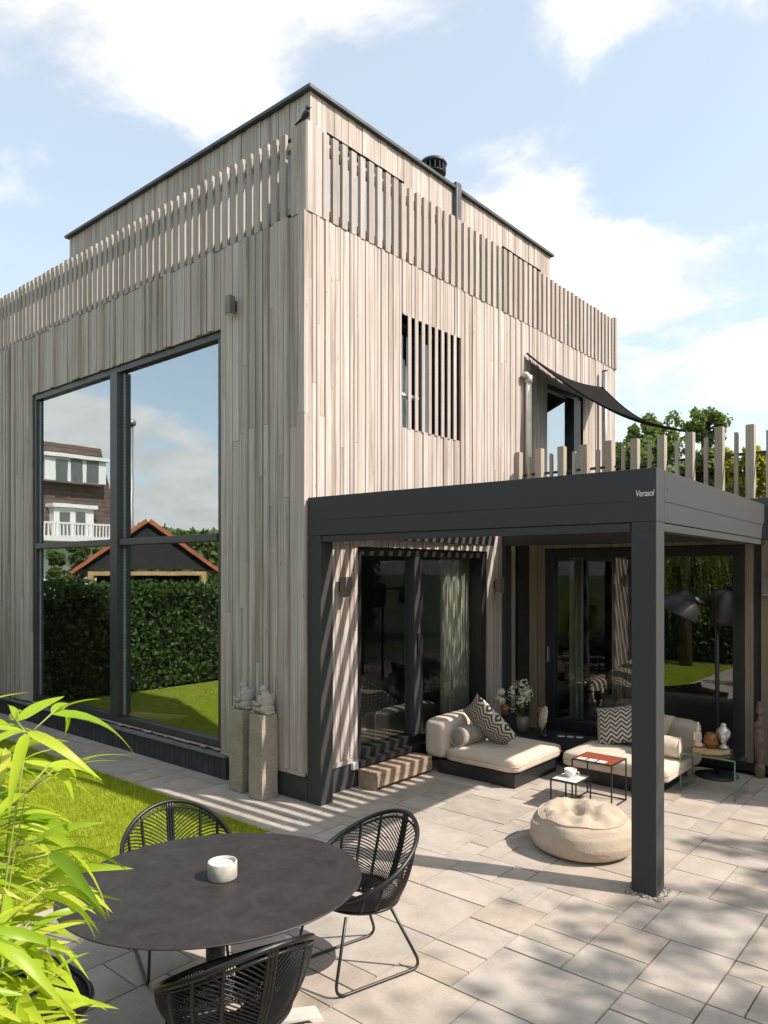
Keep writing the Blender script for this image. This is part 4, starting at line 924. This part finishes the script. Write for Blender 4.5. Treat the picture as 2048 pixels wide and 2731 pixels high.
for s_ in (-1, 1):
    local('sled_leg', MB().tube(rounded([(s_ * .19, -.17, .395), (s_ * .215, -.255, .009), (s_ * .225, .305, .009), (s_ * .13, .13, .395)], .075, 7), .0085, 8), M['rod'], chair0, smooth=True)
def place(o, x, y, fx, fy, label):
    o.location = (x, y, 0); o.rotation_euler = (0, 0, math.atan2(fx, -fy)); o['label'] = label
spots = [(2.30, -1.83, -.25, -.97, 'black rattan chair right of the table with its whole frame visible'), (1.49, -2.40, .92, -.40, 'black rattan chair beyond the table against the lawn'),
         (2.61, -2.92, -.95, .2, 'black rattan chair nearest the camera seen from behind'), (2.05, -3.52, .2, .98, 'black rattan chair at left half hidden by bamboo leaves')]
for i, s5 in enumerate(spots): place(chair0 if i == 0 else copy_tree(chair0), *s5)

# ------------------------------------------------------------------ plants and surroundings
def leaf_quads(c, d_n, size, asp=.55, tilt=1.0):
    """c: n x 3 centres, d_n: n x 3 outward bias; returns quads as (4n,3)"""
    n = len(c); nrm = rng.normal(0, 1, (n, 3)) * tilt + d_n; nrm /= np.linalg.norm(nrm, axis=1)[:, None] + 1e-9
    a = np.cross(nrm, rng.normal(0, 1, (n, 3))); a /= np.linalg.norm(a, axis=1)[:, None] + 1e-9; b = np.cross(nrm, a)
    s = (size * rng.uniform(.6, 1.25, n))[:, None]; q = np.empty((n, 4, 3)); q[:, 0] = c - a * s; q[:, 1] = c + b * s * asp; q[:, 2] = c + a * s; q[:, 3] = c - b * s * asp
    return q.reshape(-1, 3)
def leaf_obj(name, q, mat, parent=None, stuff=True):
    o = bpy.data.objects.new(name, tri_mesh(name, q, 4)); o.data.materials.append(mat); col.objects.link(o)
    if parent: o.parent = parent; o.matrix_parent_inverse = MW[parent.name].inverted()
    if stuff: o['kind'] = 'stuff'
    return o
def tree(name, label, x, y, h, cr, mat, nleaf=7000, lsize=.11, trunk=.14, zc=None, clumps=22, cat='tree', group=None, flat=.75, seed=0):
    r_ = np.random.default_rng(seed); e = empty(name, (x, y, 0), 0, label, cat, group); zc = zc or h - cr * flat
    tr = MB(); tr.tube([(x, y, -.1), (x + .05, y + .03, zc * .45), (x - .02, y + .05, zc), (x, y, h - cr * .4)], [trunk, trunk * .8, trunk * .55, trunk * .2], 8); cs = []
    for k in range(clumps):
        d = r_.normal(0, 1, 3); d /= np.linalg.norm(d); rr = r_.uniform(.45, 1.0) * cr; c_ = np.array([x, y, zc]) + d * np.array([rr, rr, rr * flat]); cs.append((c_, r_.uniform(.12, .34) * cr))
        b = Vector((x, y, zc - cr * .4 * r_.uniform(.2, 1.2))); tr.tube([b, b.lerp(Vector(c_), .5) + Vector((0, 0, .1 * cr)), Vector(c_)], [trunk * .35, trunk * .22, trunk * .06], 5)
    tr.build('trunk', M['bark'], e, True); P_, D_ = [], []
    for c_, r in cs:
        m = nleaf // clumps; d = r_.normal(0, 1, (m, 3)); d /= np.linalg.norm(d, axis=1)[:, None]; P_.append(c_ + d * (r * r_.uniform(.25, 1.1, m) ** .6)[:, None]); D_.append(d)
    leaf_obj('crown', leaf_quads(np.concatenate(P_), np.concatenate(D_) * .8, lsize), mat, e); return e
def hedge(name, label, x0, x1, y0, y1, h, mat, n, lsize, cat='hedge', bumpy=.12):
    e = empty(name, ((x0 + x1) / 2, (y0 + y1) / 2, 0), 0, label, cat)
    MB().box(x0 + .2, x1 - .2, y0 + .2, y1 - .2, 0, h - .22).build('core', mk_plain('hedge_core', (.012, .018, .006), .95), e)
    ar = np.array([(y1 - y0) * h, (y1 - y0) * h, (x1 - x0) * h, (x1 - x0) * h, (x1 - x0) * (y1 - y0)]); k = rng.choice(5, n, p=ar / ar.sum()); u = rng.uniform(0, 1, n); v = rng.uniform(0, 1, n) ** .9
    p = np.empty((n, 3)); d = np.zeros((n, 3)); X_ = x0 + u * (x1 - x0); Y_ = y0 + u * (y1 - y0); Z_ = v * h; Yt = y0 + v * (y1 - y0)
    for f, (px, py, pz, nx, ny, nz) in enumerate(((x0, Y_, Z_, -1, 0, 0), (x1, Y_, Z_, 1, 0, 0), (X_, y0, Z_, 0, -1, 0), (X_, y1, Z_, 0, 1, 0), (X_, Yt, h, 0, 0, 1))):
        s = k == f; g = lambda q: q[s] if isinstance(q, np.ndarray) else q
        p[s, 0] = g(px); p[s, 1] = g(py); p[s, 2] = g(pz); d[s] = (nx, ny, nz)
    nz_ = np.array([mnoise.noise(Vector(q * 1.7)) for q in p]); dep = nz_ * bumpy + rng.uniform(-.2, .05, n); p += d * dep[:, None]
    leaf_obj('foliage', leaf_quads(p, d * .9, lsize), mat, e); return e
# hedge west of the lawn, mirrored in the large window
hedge('garden_hedge', 'clipped green hedge beyond the lawn mirrored in the large window', -8.1, -7.15, -9.5, -.4, 1.95, M['hedge'], 26000, .05)
tree('garden_tree', 'leafy green tree behind the hedge mirrored beside the shed', -14.3, -4.9, 3.0, 1.0, M['tree_leaf'], 4000, .09, .06, seed=3)
# open shed behind the hedge
def mir(px, py, X):                           # point at plane X whose mirror image in the glass sits at this pixel
    p = on('X', X, px, py); return Vector((p.x, .19 - p.y, p.z))
def mird(px, py, dep):                        # the same at a given depth from the mirrored viewer
    d = ray(px, py); return Vector((CAM[0] + d[0] * dep, .19 - (CAM[1] + d[1] * dep), CAM[2] + d[2] * dep))
XS = -9.6; ap = mird(398, 1392, 16.5); UPV = Vector((0, 0, 1)); d_ = ray(404, 1400); fw = Vector((d_[0], -d_[1], 0)).normalized(); sv = Vector((fw.y, -fw.x, 0)); sv = sv if sv.dot(mird(571, 1522, 16.5) - mird(237, 1522, 16.5)) > 0 else -sv
ze_ = mird(404, 1524, 16.5).z; el = ap - sv * 1.52; er = ap + sv * 1.52; el.z = er.z = ze_
shd = empty('garden_shed', (ap.x, ap.y, 0), 0, 'open garden shed with orange tiled gable mirrored in the window', 'shed'); ze = el.z
for pe in (el, er):
    dv = pe - ap; nrm = (UPV - dv.normalized() * dv.normalized().z).normalized()
    MB().prism([ap, ap + dv * 1.06, ap + dv * 1.06 + nrm * .075, ap + nrm * .09], fw * 3.0).build('roof', M['terracotta'], shd)
b0 = fw * .12
MB().prism([ap + b0 - UPV * .04, el.lerp(ap, .04) + b0, er.lerp(ap, .04) + b0], fw * .05).build('gable', M['dark_board'], shd)
q0, q1 = el.lerp(er, .08) + fw * .05, el.lerp(er, .92) + fw * .05
MB().prism([q0, q1, q1 - UPV * .09, q0 - UPV * .09], fw * .06).build('beam', M['oak'], shd)
for q in (q0, q1 - sv * .11): MB().prism([q - UPV * .092, q + sv * .11 - UPV * .092, q + sv * .11 - UPV * q.z, q - UPV * q.z], fw * .11).build('post', M['oak'], shd)
w0_, w1_ = q0 + fw * 2.8, q1 + fw * 2.8; MB().prism([w0_, w1_, w1_ - UPV * ze, w0_ - UPV * ze], fw * .08).build('back_wall', M['dark_board'], shd)
fp = mir(353, 1300, XS - .8); ft = mir(353, 1135, XS - .8)
e = empty('flue_pipe', (fp.x, fp.y, 0), 0, 'tall steel flue pipe rising behind the shed roof in reflection', 'flue'); MB().tube([(fp.x, fp.y, 0), (fp.x, fp.y, ft.z)], .05, 12).build('pipe', M['steel_pipe'], e, True); MB().lathe([(.10, ft.z), (.11, ft.z + .1), (.02, ft.z + .16)], (fp.x, fp.y, 0), 14).build('cowl', M['steel_pipe'], e, True)
# neighbour's house
XN = -30.0; g = lambda px, py: mir(px, py, XN)
c3 = lambda x, y: g(x / 1.77, 850 + y / 1.77)
a0 = c3(580, 590); a1 = c3(205, 580); yR = a0.y; yL = max(a1.y, yR) + 7 if a1.y > yR else a1.y - 7
ylo, yhi = sorted((yR, yL)); ztop = (a0.z + a1.z) / 2; zb_ = c3(300, 1030).z
nh = empty('neighbour_house', (XN, (ylo + yhi) / 2, 0), 0, 'tall neighbouring house with brown mansard roof and white dormers mirrored in window', 'house')
MB().box(XN - 8, XN - .3, ylo + .2, yhi - .2, 0, zb_).build('wall', M['white'], nh)
MB().prism([(XN - .2, ylo, zb_), (XN - .2, yhi, zb_), (XN - 1.1, yhi - .6, ztop), (XN - 1.1, ylo + .6, ztop)], (-6.5, 0, 0)).build('roof', M['shingle'], nh)
def dormer(pa, pb, wins, name='dormer'):
    y0, y1 = sorted((pa.y, pb.y)); z0, z1 = sorted((pa.z, pb.z)); d_ = MB().box(XN - 1.4, XN + .05, y0, y1, z0, z1).box(XN - 1.4, XN + .25, y0 - .12, y1 + .12, z1 + .005, z1 + .18).build(name, M['white'], nh)
    for (qa, qb) in wins:
        w0, w1 = sorted((qa.y, qb.y)); v0, v1 = sorted((qa.z, qb.z)); MB().box(XN + .052, XN + .08, w0, w1, v0, v1).build('pane', M['house_glass'], d_)
dormer(c3(212, 645), c3(500, 785), [(c3(262, 662), c3(318, 775)), (c3(335, 662), c3(388, 775)), (c3(408, 665), c3(462, 778))]); dormer(c3(252, 888), c3(440, 1030), [(c3(282, 912), c3(328, 1022)), (c3(358, 912), c3(402, 1022))])
q0, q1 = c3(205, 1010), c3(540, 1075); MB().box(XN - .3, XN + 1.3, ylo + .1, yhi - .1, zb_ - .25, zb_ - .02).build('balcony', M['white'], nh)
bl = MB(); yy = ylo + .1
while yy < yhi - .1: bl.box(XN + 1.2, XN + 1.26, yy, yy + .06, zb_ - .02, zb_ + .55); yy += .18
bl.box(XN + 1.18, XN + 1.28, ylo + .1, yhi - .1, zb_ + .55, zb_ + .64); bl.build('balustrade', M['white'], nh)
hedge('tree_belt', 'low line of distant trees on the horizon in reflection', -64, -60, -60, -28, 6.0, M['tree_leaf'], 5000, .6, 'trees', 1.5)['kind'] = 'stuff'
# greenery south of the lawn, mirrored in the wing doors
hedge('tall_hedge', 'tall dark hedge south of the lawn mirrored in the wing doors', -6.4, 2.2, -7.2, -6.1, 2.6, M['hedge'], 16000, .07)
def willow(x, y, h, r, n, label):
    e = empty('weeping_willow', (x, y, 0), 0, label, 'tree'); tr = MB(); tr.tube([(x, y, -.1), (x, y, h * .5), (x + .1, y, h * .85)], [.16, .12, .06], 8); P_ = []; D_ = []
    for k in range(n):
        a = rng.uniform(0, 6.28); rr = r * rng.uniform(.2, 1) ** .6; z1 = h * (1 - .25 * (rr / r) ** 2) * rng.uniform(.9, 1); L = rng.uniform(.35, .8) * z1; m = int(L / .05)
        zt = z1 - np.linspace(0, L, m); bx = x + rr * math.cos(a) + .04 * np.sin(zt * 5 + k); by = y + rr * math.sin(a) + .04 * np.cos(zt * 4 + k); P_.append(np.c_[bx, by, zt]); D_.append(np.tile((math.cos(a), math.sin(a), .2), (m, 1)))
        if k % 6 == 0: tr.tube([(x, y, h * .55), (x + rr * .5 * math.cos(a), y + rr * .5 * math.sin(a), z1 * 1.0), (x + rr * math.cos(a), y + rr * math.sin(a), z1 - .1)], [.05, .03, .01], 5)
    tr.build('trunk', M['bark'], e, True); leaf_obj('crown', leaf_quads(np.concatenate(P_), np.concatenate(D_), .05, .35), M['willow'], e)
willow(-.7, -5.0, 4.8, 1.3, 240, 'weeping willow nearest the patio corner mirrored in wing door'); willow(-3.6, -5.4, 5.2, 1.4, 240, 'weeping willow farther along the lawn edge mirrored in wing door')
# east side: hedge and the tree that throws the dappled shade on the paving
hedge('boundary_hedge', 'dark boundary hedge on the sunny side mirrored in the sliding door', 12.6, 13.6, -8, 9, 3.2, M['hedge'], 14000, .09)
tree('shade_tree', 'sparse leafy tree whose shade dapples the front paving', 11.85, 1.3, 9.8, 2.2, M['tree_leaf'], 2500, .10, .12, 7.7, 75, seed=5, flat=.85)
tree('shade_tree', 'slim leafy tree shading the right edge of the paving', 11.0, 3.9, 8.6, 1.2, M['tree_leaf'], 800, .09, .09, 7.2, 36, seed=9)
# trees seen over the fence
def far_tree(px, py_top, depth, w_px, mat, nl, ls, label, seed, name='far_tree'):
    d = ray(px, py_top); top = Vector([CAM[i] + d[i] * depth for i in range(3)]); cr = w_px / 2 / F * depth; tree(name, label, top.x, top.y, top.z, cr, mat, nl, ls, .14, seed=seed, group='trees beyond the terrace fence', clumps=46, flat=.95)
far_tree(1745, 1105, 27, 165, M['tree_leaf'], 5200, .10, 'green tree under the shade sail end beyond the fence', 21); far_tree(1875, 1092, 30, 115, M['tree_leaf'], 3200, .10, 'taller narrow green tree right of the shade sail', 22)
far_tree(1680, 1165, 24, 125, M['tree_leaf'], 4000, .09, 'low green tree next to the house edge beyond the fence', 23); far_tree(1990, 1185, 17, 170, M['yellow_leaf'], 5000, .09, 'yellow green tree at the right behind the fence', 24)
far_tree(1860, 1200, 20, 180, M['tree_leaf'], 4500, .11, 'broad dark tree low behind the middle fence posts', 25)
q = rng.uniform(0, 1, (1500, 3)) * np.array([2.5, .45, .45]) + np.array([3.05, 5.02, ZW + .45]); leaf_obj('foliage', leaf_quads(q, np.tile((0, 0, .3), (1500, 1)), .06), M['tree_leaf'], pl)

# bamboo in the left foreground
BX, BY = 2.86, -4.20
bd_ = struct('planting_bed', MB().lathe([(.0, -.02), (.62, -.02), (.60, .012), (.0, .03)], (BX - .1, BY - .1, 0), 28), M['soil'])
bam = empty('bamboo_plant', (BX, BY, 0), 0, 'bright yellow green bamboo in the left foreground', 'bamboo'); MWb = MW[bam.name]
def leaf_mesh(L, wd, droop, twist, seed):
    r_ = random.Random(seed); n = 9; v = []; f = []
    for i in range(n + 1):
        t_ = i / n; wv_ = wd * (math.sin(math.pi * min(1, t_ ** .62)) ** .8) * (1 if t_ < .98 else .2); x = L * (t_ - .10 * droop * t_ ** 2); z = -droop * L * .55 * t_ ** 2.1; a = twist * t_
        s_ = Vector((0, math.cos(a), math.sin(a))) * wv_ / 2; c_ = Vector((x, .012 * L * math.sin(t_ * 5), z)); v += [c_ - s_ + Vector((0, 0, wv_ * .14)), c_, c_ + s_ + Vector((0, 0, wv_ * .14))]
    for i in range(n):
        for k in (0, 1): a = i * 3 + k; f.append((a, a + 3, a + 4, a + 1))
    m = MB(); m.v = v; m.f = f; me = m.mesh('leaf'); me.materials.append(M['bamboo'])
    for p in me.polygons: p.use_smooth = True
    return me
LM = [leaf_mesh(.22, .029, .7, .4, 1), leaf_mesh(.26, .033, 1.0, -.5, 2), leaf_mesh(.19, .026, .45, .3, 3), leaf_mesh(.28, .034, .85, .8, 4), leaf_mesh(.21, .030, .3, -.3, 5)]
rb = random.Random(12); culms = MB(); nleaf = 0; extra = MB()
def put_leaf(p, d, s_):
    global nleaf
    me = rb.choice(LM); q_ = d.to_track_quat('X', 'Z').to_matrix().to_4x4() @ Matrix.Rotation(rb.uniform(-.9, .9), 4, 'X'); mtx = TM(p) @ q_ @ Matrix.Scale(s_, 4); px = proj(p + d * .1)
    if nleaf < 300 and -80 < px[0] < 420 and px[1] < 2800:
        o = bpy.data.objects.new('leaf', me); col.objects.link(o); o.parent = bam; o.matrix_basis = MWb.inverted() @ mtx; nleaf += 1
    else: extra.add([mtx @ v.co for v in me.vertices], [tuple(pp.vertices) for pp in me.polygons])
for k in range(34):
    a = rb.uniform(0, 6.28); r = rb.uniform(.03, .26); b0 = Vector((BX + r * math.cos(a), BY + r * math.sin(a), 0)); H = rb.uniform(1.1, 1.74) if k % 7 else rb.uniform(1.72, 1.82); ln = Vector((math.cos(a), math.sin(a), 0)) * rb.uniform(.03, .17) + Vector((.0, .02, 0))
    pts = [b0 + ln * (t_ ** 2) + Vector((0, 0, H * t_)) for t_ in np.linspace(0, 1, 12)]; culms.tube(pts, [.007 * (1 - .75 * i / 11) for i in range(12)], 6)
    for i in range(3, 12):
        p = pts[i]
        for w_ in range(2 if i < 11 else 3):
            az = rb.uniform(0, 6.28); bl_ = rb.uniform(.04, .12) if i > 8 else rb.uniform(.08, .27); bd = Vector((math.cos(az), math.sin(az), rb.uniform(.2, .9))).normalized(); q_ = p + bd * bl_; culms.tube([p, q_], .0022, 4)
            for j in range(rb.choice((2, 3, 3, 4))):
                az2 = az + rb.uniform(-1.1, 1.1); d = Vector((math.cos(az2), math.sin(az2), rb.uniform(-.35, .55))).normalized(); put_leaf(q_ - bd * bl_ * .35 * rb.random(), d, rb.uniform(.65, 1.12))
culms.build('culm', M['culm'], bam, True)
if extra.v: tag(extra.build('foliage', M['bamboo'], bam, True), kind='stuff')
print('bamboo leaves', nleaf, len(extra.v))
